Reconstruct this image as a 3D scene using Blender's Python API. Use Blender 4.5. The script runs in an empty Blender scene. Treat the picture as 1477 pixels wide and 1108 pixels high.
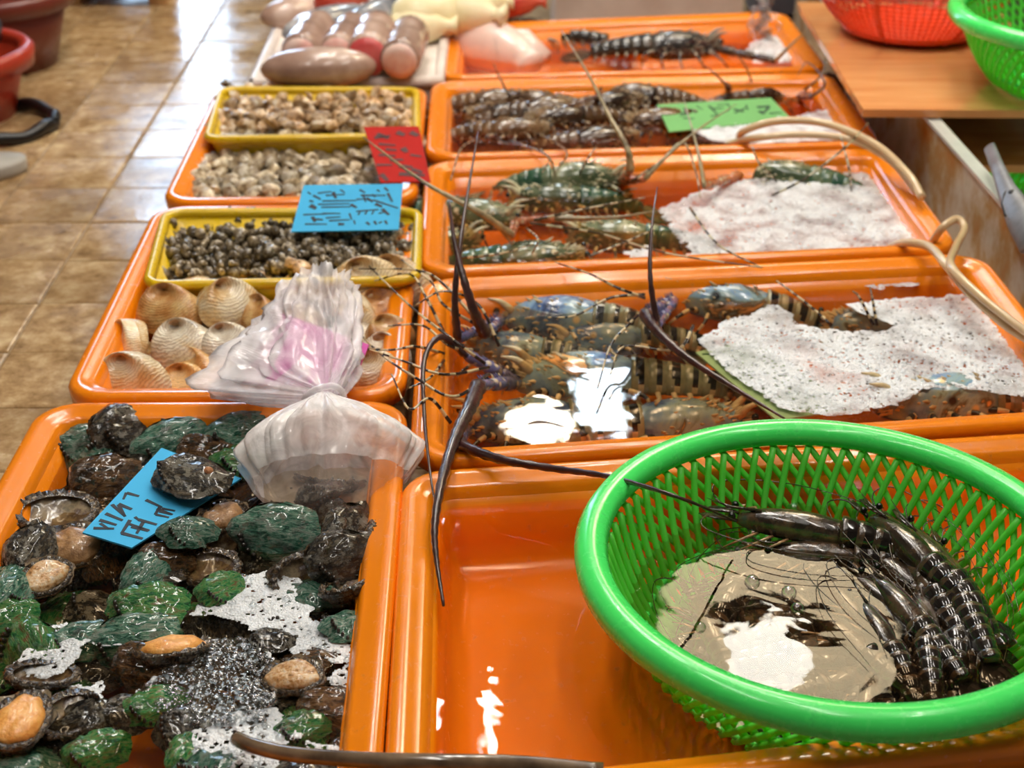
import bpy, math, random
from mathutils import Vector, Matrix, noise
R = random.Random(7)
sc = bpy.context.scene
COL = sc.collection
pi = math.pi

# ------------------------------------------------------------------ camera
F_PX = 2100.0
PITCH = math.atan(1154 / F_PX)
YAW = math.atan(38 / math.hypot(F_PX, 1154))
CZ = 0.864
cp, sp, cy, sy = math.cos(PITCH), math.sin(PITCH), math.cos(YAW), math.sin(YAW)
FW = Vector((sy * cp, cy * cp, -sp)); RT = Vector((cy, -sy, 0)); UP = RT.cross(FW)
EYE = Vector((0, 0, CZ))
cam = bpy.data.cameras.new('camera'); camo = bpy.data.objects.new('camera', cam); COL.objects.link(camo)
mw = Matrix((RT, UP, -FW)).transposed().to_4x4(); mw.translation = EYE
camo.matrix_world = mw
cam.sensor_fit = 'HORIZONTAL'; cam.sensor_width = 36; cam.lens = F_PX / 1477 * 36
cam.clip_start = 0.02; cam.clip_end = 60
cam.dof.use_dof = True; cam.dof.focus_distance = 1.32; cam.dof.aperture_fstop = 6.6
sc.camera = camo
sc.view_settings.view_transform = 'Standard'; sc.view_settings.look = 'None'
sc.view_settings.exposure = 1.46; sc.view_settings.gamma = 1.0; sc.view_settings.use_curve_mapping = False

# daylight outside the doorway
w = bpy.data.worlds.new('sky'); sc.world = w; w.use_nodes = True
bg = w.node_tree.nodes['Background']; bg.inputs[0].default_value = (0.55, 0.75, 1.0, 1); bg.inputs[1].default_value = 3.6
LAMP = 1.0      # overall brightness of the stall lamps


def ray(px, py):
    return FW * F_PX + RT * (px - 738.5) - UP * (py - 554)


def at(px, py, z=0.1):
    d = ray(px, py)
    return EYE + d * ((z - CZ) / d.z)


def on_plane(px, py, p, n):
    d = ray(px, py)
    return EYE + d * ((p - EYE).dot(n) / d.dot(n))


# ------------------------------------------------------------------ materials
def lin(c):
    o = []
    for v in c:
        v /= 255
        o.append(v / 12.92 if v <= .04045 else ((v + .055) / 1.055) ** 2.4)
    return (*o, 1)


class NT:
    def __init__(s, name):
        s.m = bpy.data.materials.new(name); s.m.use_nodes = True
        s.t = s.m.node_tree; s.t.nodes.clear()
        s.out = s.n('ShaderNodeOutputMaterial')

    def n(s, typ, **kw):
        nd = s.t.nodes.new(typ)
        for k, v in kw.items(): setattr(nd, k, v)
        return nd

    def l(s, a, b): s.t.links.new(a, b)

    def coord(s, kind='Object', scale=1.0, rnd=True, stretch=None):
        tc = s.n('ShaderNodeTexCoord'); o = tc.outputs[kind]
        if rnd:
            oi = s.n('ShaderNodeObjectInfo'); mu = s.n('ShaderNodeMath', operation='MULTIPLY'); mu.inputs[1].default_value = 37.0
            s.l(oi.outputs['Random'], mu.inputs[0])
            va = s.n('ShaderNodeVectorMath', operation='ADD'); s.l(o, va.inputs[0]); s.l(mu.outputs[0], va.inputs[1]); o = va.outputs[0]
        if stretch:
            vm = s.n('ShaderNodeVectorMath', operation='MULTIPLY'); s.l(o, vm.inputs[0]); vm.inputs[1].default_value = stretch; o = vm.outputs[0]
        return o

    def noise(s, co, scale, detail=4, rough=.55, dist=0):
        nd = s.n('ShaderNodeTexNoise'); s.l(co, nd.inputs['Vector'])
        nd.inputs['Scale'].default_value = scale; nd.inputs['Detail'].default_value = detail
        nd.inputs['Roughness'].default_value = rough; nd.inputs['Distortion'].default_value = dist
        return nd.outputs['Fac']

    def vor(s, co, scale, feature='F1', out='Distance'):
        nd = s.n('ShaderNodeTexVoronoi', feature=feature); s.l(co, nd.inputs['Vector']); nd.inputs['Scale'].default_value = scale
        return nd.outputs[out]

    def wave(s, co, scale, dist=2, direction='X', typ='BANDS'):
        nd = s.n('ShaderNodeTexWave', wave_type=typ)
        if typ == 'BANDS': nd.bands_direction = direction
        s.l(co, nd.inputs['Vector']); nd.inputs['Scale'].default_value = scale; nd.inputs['Distortion'].default_value = dist; nd.inputs['Detail'].default_value = 3
        return nd.outputs['Fac']

    def ramp(s, f, stops, const=False):
        r = s.n('ShaderNodeValToRGB'); e = r.color_ramp.elements
        while len(e) < len(stops): e.new(.5)
        for el, (p, c) in zip(e, stops):
            el.position = p; el.color = lin(c) if len(c) == 3 else c
        if const: r.color_ramp.interpolation = 'CONSTANT'
        s.l(f, r.inputs[0]); return r.outputs[0]

    def val(s, f, a, b, lo=0., hi=1.):
        m = s.n('ShaderNodeMapRange'); s.l(f, m.inputs[0])
        for i, v in zip((1, 2, 3, 4), (a, b, lo, hi)): m.inputs[i].default_value = v
        return m.outputs[0]

    def mix(s, f, a, b):
        m = s.n('ShaderNodeMix', data_type='RGBA')
        for sock, v in ((m.inputs[0], f), (m.inputs[6], a), (m.inputs[7], b)):
            if isinstance(v, (int, float)): sock.default_value = v
            elif isinstance(v, tuple): sock.default_value = lin(v)
            else: s.l(v, sock)
        return m.outputs[2]

    def hsv_random(s, col, amt):
        oi = s.n('ShaderNodeObjectInfo'); h = s.n('ShaderNodeHueSaturation')
        s.l(s.val(oi.outputs['Random'], 0, 1, 1 - amt, 1 + amt), h.inputs['Value']); s.l(col, h.inputs['Color'])
        return h.outputs[0]

    def bump(s, f, strength, dist=.002):
        b = s.n('ShaderNodeBump'); b.inputs['Strength'].default_value = strength; b.inputs['Distance'].default_value = dist
        s.l(f, b.inputs['Height']); return b.outputs[0]

    def bsdf(s, col, rough=.4, normal=None, metal=0, spec=.5, sss=0, coat=0, link=True):
        p = s.n('ShaderNodeBsdfPrincipled')
        if isinstance(col, tuple): p.inputs['Base Color'].default_value = lin(col) if len(col) == 3 else col
        else: s.l(col, p.inputs['Base Color'])
        if isinstance(rough, (int, float)): p.inputs['Roughness'].default_value = rough
        else: s.l(rough, p.inputs['Roughness'])
        p.inputs['Metallic'].default_value = metal; p.inputs['Specular IOR Level'].default_value = spec
        p.inputs['Coat Weight'].default_value = coat; p.inputs['Coat Roughness'].default_value = .08
        if sss:
            p.inputs['Subsurface Weight'].default_value = sss; p.inputs['Subsurface Radius'].default_value = (.01, .005, .003); p.inputs['Subsurface Scale'].default_value = .5
        if normal is not None: s.l(normal, p.inputs['Normal'])
        if link: s.l(p.outputs[0], s.out.inputs[0])
        return p


def mottled(name, scale, stops, rough=.35, bump=(0, 0), rnd=0., spots=(), spec=.5, coat=0, sss=0, coord='Object', stretch=None, detail=5, dist=0):
    """noise-coloured surface with optional voronoi blotches"""
    k = NT(name); co = k.coord(coord, stretch=stretch)
    f = k.noise(co, scale, detail, .6, dist)
    c = k.ramp(f, stops)
    for sscale, lo, hi, sc_ in spots:
        big = k.noise(co, sscale * .35, 2)
        v = k.vor(co, sscale)
        mu = k.n('ShaderNodeMath', operation='MULTIPLY'); k.l(k.val(v, lo, hi, 1, 0), mu.inputs[0]); k.l(k.val(big, .42, .52), mu.inputs[1])
        c = k.mix(mu.outputs[0], c, sc_)
    if rnd: c = k.hsv_random(c, rnd)
    nrm = k.bump(k.noise(co, bump[0], 5), bump[1]) if bump[1] else None
    k.bsdf(c, rough, nrm, spec=spec, coat=coat, sss=sss)
    return k.m


def plain(name, col, rough=.4, **kw):
    k = NT(name); k.bsdf(col, rough, **kw); return k.m


def emit(name, col, strength):
    k = NT(name); e = k.n('ShaderNodeEmission'); e.inputs[0].default_value = (*col, 1); e.inputs[1].default_value = strength
    k.l(e.outputs[0], k.out.inputs[0]); return k.m


def plastic(name, col, rough=.22, trans=.0):
    k = NT(name); co = k.coord()
    n1 = k.noise(co, 5, 5); n2 = k.noise(co, 90, 3)
    c = k.mix(k.val(n1, .4, .8, 0, .25), col, tuple(max(0, v * .8) for v in col))
    c = k.mix(k.val(n2, .66, .78, 0, .3), c, tuple(v * .55 for v in col))
    p = k.bsdf(c, k.val(n2, .3, .7, rough * .8, rough * 1.3), k.bump(k.noise(co, 25, 2), .05, .001), coat=.3)
    return k.m


def water_mat(name, tint, bump_s=14., strength=.25, gl=1.0, dist=.004):
    """clear water film: what is not mirrored passes straight through"""
    k = NT(name); co = k.coord('Object')
    n = k.bump(k.noise(co, bump_s, 2, .4, .6), strength, dist)
    t = k.n('ShaderNodeBsdfTransparent'); t.inputs[0].default_value = lin(tint)
    g = k.n('ShaderNodeBsdfGlossy'); g.inputs['Roughness'].default_value = .01; k.l(n, g.inputs['Normal'])
    fr = k.n('ShaderNodeFresnel'); fr.inputs[0].default_value = 1.36; k.l(n, fr.inputs['Normal'])
    mx = k.n('ShaderNodeMixShader'); k.l(fr.outputs[0], mx.inputs[0]); k.l(t.outputs[0], mx.inputs[1]); k.l(g.outputs[0], mx.inputs[2])
    k.l(mx.outputs[0], k.out.inputs[0]); return k.m


def film_mat(name, white, opac, rough=.12, wr=(60, .6)):
    """thin plastic film / bubbles: white haze over clear, glossy wrinkles"""
    k = NT(name); co = k.coord('Object')
    h = k.noise(co, wr[0], 3, .6, 1.2); n = k.bump(h, wr[1], .003)
    t = k.n('ShaderNodeBsdfTransparent'); t.inputs[0].default_value = (1, 1, 1, 1)
    p = k.bsdf(white, rough, n, link=False)
    fr = k.n('ShaderNodeLayerWeight'); fr.inputs[0].default_value = .35; k.l(n, fr.inputs['Normal'])
    a = k.n('ShaderNodeMath', operation='ADD', use_clamp=True); k.l(k.val(h, .3, .7, opac * .55, opac * 1.25), a.inputs[0])
    m2 = k.n('ShaderNodeMath', operation='MULTIPLY'); m2.inputs[1].default_value = .5; k.l(fr.outputs['Facing'], m2.inputs[0]); k.l(m2.outputs[0], a.inputs[1])
    mx = k.n('ShaderNodeMixShader'); k.l(a.outputs[0], mx.inputs[0]); k.l(t.outputs[0], mx.inputs[1]); k.l(p.outputs[0], mx.inputs[2])
    k.l(mx.outputs[0], k.out.inputs[0]); return k.m


# ------------------------------------------------------------------ mesh builder
class MB:
    def __init__(s): s.v = []; s.f = []; s.mi = []

    def add(s, vs, fs, mi=0):
        b = len(s.v); s.v += [tuple(p) for p in vs]
        s.f += [tuple(b + i for i in f) for f in fs]
        s.mi += (mi if isinstance(mi, list) else [mi] * len(fs)); return s

    def loft(s, rings, closed=True, cap0=False, cap1=False, mi=0):
        n = len(rings[0]); vs = [p for r in rings for p in r]; fs = []; ms = []
        for i in range(len(rings) - 1):
            for j in range(n if closed else n - 1):
                a = i * n + j; b = i * n + (j + 1) % n
                fs.append((a, b, b + n, a + n)); ms.append(mi[i] if isinstance(mi, list) else mi)
        if cap0: fs.append(tuple(range(n))[::-1]); ms.append(ms[0])
        if cap1: fs.append(tuple(range((len(rings) - 1) * n, len(rings) * n))); ms.append(ms[len(rings) - 2])
        return s.add(vs, fs, ms)

    def tube(s, pts, rad, n=6, cap=True, mi=0, flat=1.0):
        pts = [Vector(p) for p in pts]
        if isinstance(rad, (int, float)): rad = [rad] * len(pts)
        if len(rad) == 2 and len(pts) > 2: rad = [rad[0] + (rad[1] - rad[0]) * i / (len(pts) - 1) for i in range(len(pts))]
        rings = []; u = None
        for i, p in enumerate(pts):
            t = (pts[min(i + 1, len(pts) - 1)] - pts[max(i - 1, 0)])
            t = t.normalized() if t.length > 1e-9 else Vector((1, 0, 0))
            if u is None: u = t.orthogonal()
            u = u - t * u.dot(t); u = u.normalized() if u.length > 1e-6 else t.orthogonal().normalized()
            v = t.cross(u)
            rings.append([p + (u * math.cos(2 * pi * k / n) + v * math.sin(2 * pi * k / n) * flat) * rad[i] for k in range(n)])
        return s.loft(rings, True, cap, cap, mi)

    def ball(s, c, r, nu=8, nv=6, mi=0, M=None):
        if isinstance(r, (int, float)): r = (r, r, r)
        c = Vector(c); rings = []
        for i in range(nv + 1):
            a = -pi / 2 + pi * min(max(i / nv, .02), .98)
            rings.append([Vector((r[0] * math.cos(a) * math.cos(2 * pi * j / nu), r[1] * math.cos(a) * math.sin(2 * pi * j / nu), r[2] * math.sin(a))) for j in range(nu)])
        rings = [[c + (M @ p if M else p) for p in q] for q in rings]
        return s.loft(rings, True, True, True, mi)

    def box(s, a, b, mi=0):
        (x0, y0, z0), (x1, y1, z1) = a, b
        return s.add([(x0, y0, z0), (x1, y0, z0), (x1, y1, z0), (x0, y1, z0), (x0, y0, z1), (x1, y0, z1), (x1, y1, z1), (x0, y1, z1)],
                     [(0, 3, 2, 1), (4, 5, 6, 7), (0, 1, 5, 4), (1, 2, 6, 5), (2, 3, 7, 6), (3, 0, 4, 7)], mi)

    def cone(s, p, d, r, n=5, mi=0):
        p = Vector(p); d = Vector(d); return s.tube([p, p + d * .6, p + d], [r, r * .5, r * .06], n, True, mi)

    def lathe(s, prof, n=32, mi=0, closed=False):
        rings = [[(r * math.cos(2 * pi * j / n), r * math.sin(2 * pi * j / n), z) for j in range(n)] for r, z in prof]
        return s.loft(rings, True, False, False, mi)

    def slab(s, top, th, mi=0):
        """polygon slab: top corner list, thickness downwards along its normal"""
        top = [Vector(p) for p in top]; n = (top[1] - top[0]).cross(top[2] - top[0]).normalized()
        if n.z < 0: top = top[::-1]; n = -n
        bot = [p - n * th for p in top]; k = len(top)
        fs = [tuple(range(k)), tuple(range(2 * k - 1, k - 1, -1))] + [(i, k + i, k + (i + 1) % k, (i + 1) % k) for i in range(k)]
        return s.add(top + bot, fs, mi)

    def mesh(s, name, smooth=True):
        me = bpy.data.meshes.new(name); me.from_pydata(s.v, [], s.f)
        if max(s.mi, default=0): me.polygons.foreach_set('material_index', s.mi)
        if smooth: me.polygons.foreach_set('use_smooth', [True] * len(s.f))
        me.update(); return me


def ob(name, mb, mats, parent=None, smooth=True, **tags):
    me = mb.mesh(name, smooth) if isinstance(mb, MB) else mb
    if mats is not None and not me.materials:
        for m in (mats if isinstance(mats, (list, tuple)) else [mats]): me.materials.append(m)
    o = bpy.data.objects.new(name, me); COL.objects.link(o)
    if parent is not None: o.parent = parent
    for k, v in tags.items():
        if v: o[k] = v
    return o


def root(name, label, cat, loc=(0, 0, 0), rot=(0, 0, 0), group=None, scale=1.0):
    o = bpy.data.objects.new(name, None); COL.objects.link(o); o.empty_display_size = .02
    o.location = loc; o.rotation_euler = rot; o.scale = (scale,) * 3
    o['label'] = label; o['category'] = cat
    if group: o['group'] = group
    return o


def copy_tree(o, parent=None):
    c = o.copy(); COL.objects.link(c)
    if parent is not None: c.parent = parent
    for ch in o.children: copy_tree(ch, c)
    return c


def placed(src, loc, rot=(0, 0, 0), scale=1.0, label=None, group=None, used=set()):
    """first call moves the source itself, later calls copy it with its parts"""
    c = src if src.name not in used else copy_tree(src)
    used.add(src.name)
    c.location = loc; c.rotation_euler = rot
    c.scale = scale if isinstance(scale, tuple) else (scale,) * 3
    if label: c['label'] = label
    if group: c['group'] = group
    elif 'group' in c: del c['group']
    return c


def smooth_path(pts, n=5):
    pts = [Vector(p) for p in pts]
    if len(pts) < 3: return [pts[0].lerp(pts[-1], i / n) for i in range(n + 1)]
    q = [pts[0] * 2 - pts[1]] + pts + [pts[-1] * 2 - pts[-2]]; out = []
    for i in range(1, len(q) - 2):
        a, b, c, d = q[i - 1:i + 3]
        for k in range(n):
            t = k / n
            out.append(.5 * ((2 * b) + (c - a) * t + (2 * a - 5 * b + 4 * c - d) * t * t + (3 * b - a - 3 * c + d) * t ** 3))
    out.append(pts[-1]); return out


def pxpath(pts, n=5):
    return smooth_path([at(*p) for p in pts], n)


ORANGE = plastic('orange_plastic', (248, 138, 10))
YELLOW = plastic('yellow_plastic', (226, 188, 14), .3)
GREEN = plastic('green_plastic', (76, 246, 112), .24)
RED = plastic('red_plastic', (232, 62, 12), .3)
INK = plain('marker_ink', (14, 22, 40), .6)

# ------------------------------------------------------------------ room
def structure(name, mb, m, parent=None, smooth=False):
    o = ob(name, mb, m, parent, smooth)
    if parent is None: o['kind'] = 'structure'
    return o


k = NT('terrazzo_tile'); co = k.coord('Object')
c = k.ramp(k.noise(co, 28, 6, .7), [(.3, (122, 94, 60)), (.5, (178, 146, 104)), (.7, (218, 194, 152))])
c = k.mix(k.val(k.noise(co, 4, 3), .45, .7, 0, .55), c, (120, 92, 60))
c = k.hsv_random(c, .06)
k.bsdf(c, k.val(k.noise(co, 9, 4), .35, .65, .10, .30), k.bump(k.noise(co, 60, 4), .15, .002), spec=.6)
TILE = k.m
GROUT = mottled('wet_grout', 12, [(.3, (120, 100, 74)), (.7, (164, 142, 110))], .4)
WALL = mottled('dingy_wall_paint', 2, [(.3, (84, 78, 68)), (.7, (104, 97, 86))], .7)
CEIL = mottled('ceiling_board', 2, [(.3, (92, 84, 72)), (.7, (110, 100, 88))], .8)
fl = structure('floor', MB().box((-3, -1.5, -.05), (3, 5.6, -.003)), GROUT)
tm = MB()
x1, y1, h = .0763, .0713, .0
b_ = .003
tm.loft([[(-x1, -y1, -.004), (x1, -y1, -.004), (x1, y1, -.004), (-x1, y1, -.004)],
         [(-x1, -y1, -.0015), (x1, -y1, -.0015), (x1, y1, -.0015), (-x1, y1, -.0015)],
         [(-x1 + b_, -y1 + b_, 0), (x1 - b_, -y1 + b_, 0), (x1 - b_, y1 - b_, 0), (-x1 + b_, y1 - b_, 0)]], True, False, True)
tme = tm.mesh('tile', False)
for i in range(-4, 4):
    for j in range(-6, 17):
        X = -.62 + (i + .5) * .155 - .0; Y = 1.958 + (j + .5) * .1445
        t = ob('tile', tme, TILE, fl, False)
        t.location = (X, Y, R.uniform(-.0006, .0006)); t.rotation_euler = (R.uniform(-.003, .003), R.uniform(-.003, .003), 0)
structure('ceiling', MB().box((-3, -1.5, 3.0), (3, 5.6, 3.05)), CEIL)
structure('wall_left', MB().box((-3.05, -1.5, 0), (-3, 5.6, 3)), WALL)
structure('wall_right', MB().box((3, -1.5, 0), (3.05, 5.6, 3)), WALL)
structure('wall_front', MB().box((-3, -1.55, 0), (3, -1.5, 3)), WALL)
# back wall with a doorway to daylight
DX0, DX1, DZ = -1.42, -1.0, 2.5
wb = MB().box((-3, 5.55, 0), (DX0, 5.6, 3)).box((DX1, 5.55, 0), (3, 5.6, 3)).box((DX0, 5.55, DZ), (DX1, 5.6, 3))
structure('wall_back', wb, WALL)
DFR = plain('aluminium_frame', (150, 152, 155), .4, metal=.8)
structure('door_1', MB().box((DX0 - .04, 5.53, 0), (DX0, 5.62, DZ)).box((DX1, 5.53, 0), (DX1 + .04, 5.62, DZ)).box((DX0 - .04, 5.53, DZ), (DX1 + .04, 5.62, DZ + .05)), DFR)


# ------------------------------------------------------------------ lamps over the stall
def mirror(px, py, zw, zl):
    p = at(px, py, zw); d = (p - EYE); d.z = -d.z
    return p + d * ((zl - zw) / d.z)


BULB = emit('bulb_glow', (1.0, .90, .74), 34 * LAMP)
TUBE = emit('tube_glow', (1.0, .94, .86), 22 * LAMP)
COOL = emit('cool_panel_glow', (.72, .88, 1.0), 14 * LAMP)
SHADE = emit('lit_paper_shade', (1.0, .80, .50), 4.6 * LAMP)
CORD = plain('black_cord', (25, 25, 25), .5)
HOUS = plain('white_fitting', (220, 220, 215), .4)
p = mirror(1122, 892, .078, 1.80)
t = root('pendant_lamp', 'round paper shade lamp hanging over the green basket, bulb above the shade', 'lamp', p)
ob('lamp_shade', MB().lathe([(.26, -.13), (.33, -.03), (.32, .07), (.27, .14)], 40), SHADE, t)
ob('bulb', MB().ball((0, 0, .22), (.06, .06, .07), 16, 10), BULB, t)
ob('cord', MB().tube([(0, 0, .36), (0, 0, 3 - p.z)], .006), CORD, t)
p = mirror(1108, 950, .078, 1.55)
t = root('pendant_lamp', 'bare round bulb lamp hanging low in front of the paper shade', 'lamp', p)
ob('bulb', MB().ball((0, 0, 0), (.105, .105, .09), 24, 12), emit('low_bulb_glow', (1.0, .93, .80), 11 * LAMP), t)
ob('cord', MB().tube([(0, 0, .08), (0, 0, 3 - p.z)], .006), CORD, t)
p = mirror(775, 612, .075, 1.95)
t = root('pendant_lamp', 'wide warm bulb lamp hanging over the spotted lobster tray', 'lamp', p)
ob('bulb', MB().ball((0, 0, 0), (.12, .09, .05), 20, 10), emit('warm_globe_glow', (1, .86, .62), 20 * LAMP), t)
ob('cord', MB().tube([(0, 0, .08), (0, 0, 3 - p.z)], .006), CORD, t)
p = mirror(866, 577, .075, 2.35)
t = root('panel_lamp', 'square cool white panel lamp hanging over the far trays', 'lamp', p, (math.radians(-28), 0, 0))
ob('diffuser', MB().box((-.115, -.16, -.012), (.115, .16, 0)), COOL, t, False)
ob('lamp_housing', MB().box((-.13, -.175, 0), (.13, .175, .03)), HOUS, t, False)
ob('cord', MB().tube([(0, 0, .03), (0, -.3, .56)], .006), CORD, t)
gl = 'tube lamps over the stall'


def tube_lamp(pa, pb, label):
    pa, pb = Vector(pa), Vector(pb); t = root('tube_lamp', label, 'lamp', (pa + pb) / 2)
    d = (pb - pa) / 2
    ob('tube', MB().tube([-d, d], .02, 12), TUBE, t)
    ob('lamp_housing', MB().tube([-d + Vector((0, 0, .045)), d + Vector((0, 0, .045))], .026, 6, True, 0, .7), HOUS, t)
    for e in (-.8, .8): ob('cord', MB().tube([d * e + Vector((0, 0, .05)), Vector((d.x * e, d.y * e, 3 - t.location.z))], .004), CORD, t)


a = mirror(710, 985, .078, 2.4); tube_lamp(a, (a.x * .6, a.y - 1.25, 2.4), 'tube lamp hanging lengthwise over the nearest empty tray')
a = mirror(612, 1010, .078, 2.4); tube_lamp(a, (a.x * .7, a.y - 1.25, 2.4), 'tube lamp hanging lengthwise over the abalone tray')
a = mirror(652, 712, .078, 2.4); b = mirror(650, 750, .078, 2.4); tube_lamp(a, b, 'short tube lamp hanging farther along the aisle')
tube_lamp((1.1, .6, 2.4), (1.1, 1.9, 2.4), 'added fill tube lamp hanging over the fish tank')  # unseen lamp added for overall light on the tank side
tube_lamp((.45, 1.9, 2.3), (.45, 3.1, 2.3), 'added fill tube lamp hanging over the far lobster trays')  # added to brighten the foam on the far trays
tube_lamp((-.3, 1.9, 2.3), (-.3, 3.1, 2.3), 'added fill tube lamp hanging over the far clam trays')  # second added lamp, evens out the light over the far trays
tube_lamp((.3, .2, 2.2), (.3, 1.4, 2.2), 'added fill tube lamp hanging just ahead of the stall keeper side')  # added for general light on the near trays
tube_lamp((-.5, .2, 2.2), (-.5, 1.4, 2.2), 'added fill tube lamp hanging nearest the aisle entrance')  # another added lamp, fills the near left and the floor

# ------------------------------------------------------------------ trays
def inset_quad(q, d):
    n = len(q); out = []
    for i in range(n):
        a, b, c = Vector(q[i - 1]), Vector(q[i]), Vector(q[(i + 1) % n])
        e1 = (b - a).normalized(); e2 = (c - b).normalized()
        n1 = Vector((-e1.y, e1.x)); n2 = Vector((-e2.y, e2.x))
        k = d / (1 + n1.dot(n2)); out.append(b + (n1 + n2) * k)
    return out


def round_loop(q, d, r, z, n=7):
    """ccw quad inset by d with corner radius r"""
    q = inset_quad(q, d); pts = []
    for i in range(len(q)):
        a, b, c = q[i - 1], q[i], q[(i + 1) % len(q)]
        u, v = (a - b).normalized(), (c - b).normalized()
        ang = math.acos(max(-1, min(1, u.dot(v)))); L = r / math.tan(ang / 2)
        p0, p1 = b + u * L, b + v * L
        cen = b + (u + v).normalized() * (r / math.sin(ang / 2))
        a0 = math.atan2(p0.y - cen.y, p0.x - cen.x); a1 = math.atan2(p1.y - cen.y, p1.x - cen.x)
        da = (a1 - a0 + pi) % (2 * pi) - pi
        for k in range(n):
            t = a0 + da * k / (n - 1); pts.append((cen.x + r * math.cos(t), cen.y + r * math.sin(t), z))
    return pts


def loops(q, prof, r0, z0=0):
    return [round_loop(q, d, max(.006, r0 - d * .8), z + z0) for d, z in prof]


def tray(name, q, label, z0=0., r=.045, m=None, prof_b=None, prof_r=None, cat='tray'):
    q = [Vector(p) for p in q]; c = sum(q, Vector((0, 0))) / 4
    ql = [p - c for p in q]
    t = root(name, label, cat, (c.x, c.y, z0))
    prof_r = prof_r or [(.012, .078), (.0, .080), (-.001, .095), (.002, .0995), (.006, .101), (.014, .1005), (.017, .0975), (.024, .0970), (.028, .0945), (.031, .088), (.033, .082)]
    prof_b = prof_b or [(.040, .0), (.016, .078), (.020, .086), (.033, .084), (.042, .040), (.046, .022), (.054, .014), (.066, .012)]
    ob('basin', MB().loft(loops(ql, prof_b, r), True, True, True), m or ORANGE, t)
    ob('rim', MB().loft(loops(ql, prof_r, r), True), m or ORANGE, t)
    return t


Q = {  # corner points on the rim plane: front-left, front-right, back-right, back-left
    'R0': [(-.080, .758), (.63, .858), (.635, 1.288), (-.088, 1.214)],
    'R1': [(-.082, 1.230), (.648, 1.310), (.640, 1.738), (-.088, 1.667)],
    'R2': [(-.092, 1.684), (.618, 1.752), (.612, 2.142), (-.097, 2.092)],
    'R3': [(-.098, 2.108), (.612, 2.160), (.610, 2.537), (-.102, 2.497)],
    'R4': [(-.088, 2.515), (.612, 2.560), (.604, 2.965), (-.084, 2.872)],
    'L0': [(-.484, .758), (-.084, .758), (-.090, 1.357), (-.480, 1.359)],
    'L1': [(-.463, 1.368), (-.094, 1.368), (-.100, 1.922), (-.470, 1.915)],
    'L2': [(-.466, 1.930), (-.105, 1.938), (-.108, 2.468), (-.472, 2.456)],
}
tray('orange_tray', Q['R0'], 'nearest orange tray of clear water under the green basket')
tray('orange_tray', Q['R1'], 'orange tray holding the blue spotted spiny lobsters')
tray('orange_tray', Q['R2'], 'orange tray of green lobsters half covered in pinkish foam')
tray('orange_tray', Q['R3'], 'orange tray of dark brown lobsters with a green price card')
tray('orange_tray', Q['R4'], 'farthest orange tray with white fish meat and splashing water')
tray('orange_tray', Q['L0'], 'orange tray heaped with abalones beside the empty tray')
tray('orange_tray', Q['L1'], 'orange tray of big cream clams and a yellow snail basket')
tray('orange_tray', Q['L2'], 'farther orange tray of small grey clams with a red card')

WATER = {'R0': ('.078', water_mat('water_shallow', (250, 236, 214), 16, .16), 'shallow still water in the nearest orange tray'),
         'R1': ('.074', water_mat('water_lobster', (244, 226, 200), 14, .14), 'rippled water around the spotted lobsters'),
         'R2': ('.070', water_mat('water_green', (240, 218, 180), 20, .3), 'brownish water around the green lobsters'),
         'R3': ('.070', water_mat('water_brown', (236, 210, 176), 20, .3), 'brownish water around the dark brown lobsters'),
         'R4': ('.070', water_mat('water_far', (244, 226, 200), 20, .4), 'splashing water in the farthest orange tray'),
         'L0': ('.070', water_mat('water_abalone', (238, 226, 206), 26, .35), 'foamy water between the abalones'),
         'L1': ('.040', water_mat('water_clam', (246, 230, 206), 18, .25), 'shallow water around the big clams')}
for kx, (z, m, lb) in WATER.items():
    z = float(z); q = [Vector(p) for p in Q[kx]]
    ob('water', MB().add(round_loop(q, .0365 if z > .05 else .041, .02, z), [tuple(range(28))]), m, None, False, kind='stuff', label=lb, category='water')

# ------------------------------------------------------------------ scatter helpers
def inside(p, poly):
    c = False; n = len(poly)
    for i in range(n):
        a, b = poly[i], poly[i - 1]
        if (a[1] > p[1]) != (b[1] > p[1]) and p[0] < (b[0] - a[0]) * (p[1] - a[1]) / (b[1] - a[1]) + a[0]: c = not c
    return c


def scatter(poly, d, n, tries=6000):
    """dart throwing in a ground polygon, at least d apart"""
    xs = [p[0] for p in poly]; ys = [p[1] for p in poly]; out = []
    for _ in range(tries):
        p = (R.uniform(min(xs), max(xs)), R.uniform(min(ys), max(ys)))
        if inside(p, poly) and all((p[0] - q[0]) ** 2 + (p[1] - q[1]) ** 2 > d * d for q in out):
            out.append(p)
            if len(out) >= n: break
    return out


def ground_poly(px, z): return [tuple(at(x, y, z)[:2]) for x, y in px]


def m_per_px(y, z): return (CZ - z) / cp / (y + 600)


def heap_stuff(name, src_mesh, m, pts, zf, s, label, cat):
    """everything below the visible layer of a heap: real shells joined into one mesh"""
    mb = MB(); vs = [v.co.copy() for v in src_mesh.vertices]; fs = [tuple(p.vertices) for p in src_mesh.polygons]
    for (x, y) in pts:
        M = Matrix.Translation((x, y, zf())) @ Matrix.Rotation(R.uniform(0, 6.3), 4, Vector((R.gauss(0, 1), R.gauss(0, 1), R.gauss(0, 1))).normalized()) @ Matrix.Scale(s * R.uniform(.8, 1.1), 4)
        mb.add([M @ v for v in vs], fs)
    return ob(name, mb, m, None, True, kind='stuff', label=label, category=cat)


# ------------------------------------------------------------------ abalones
def nz(p, s): return noise.noise(Vector(p) * s)


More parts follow.
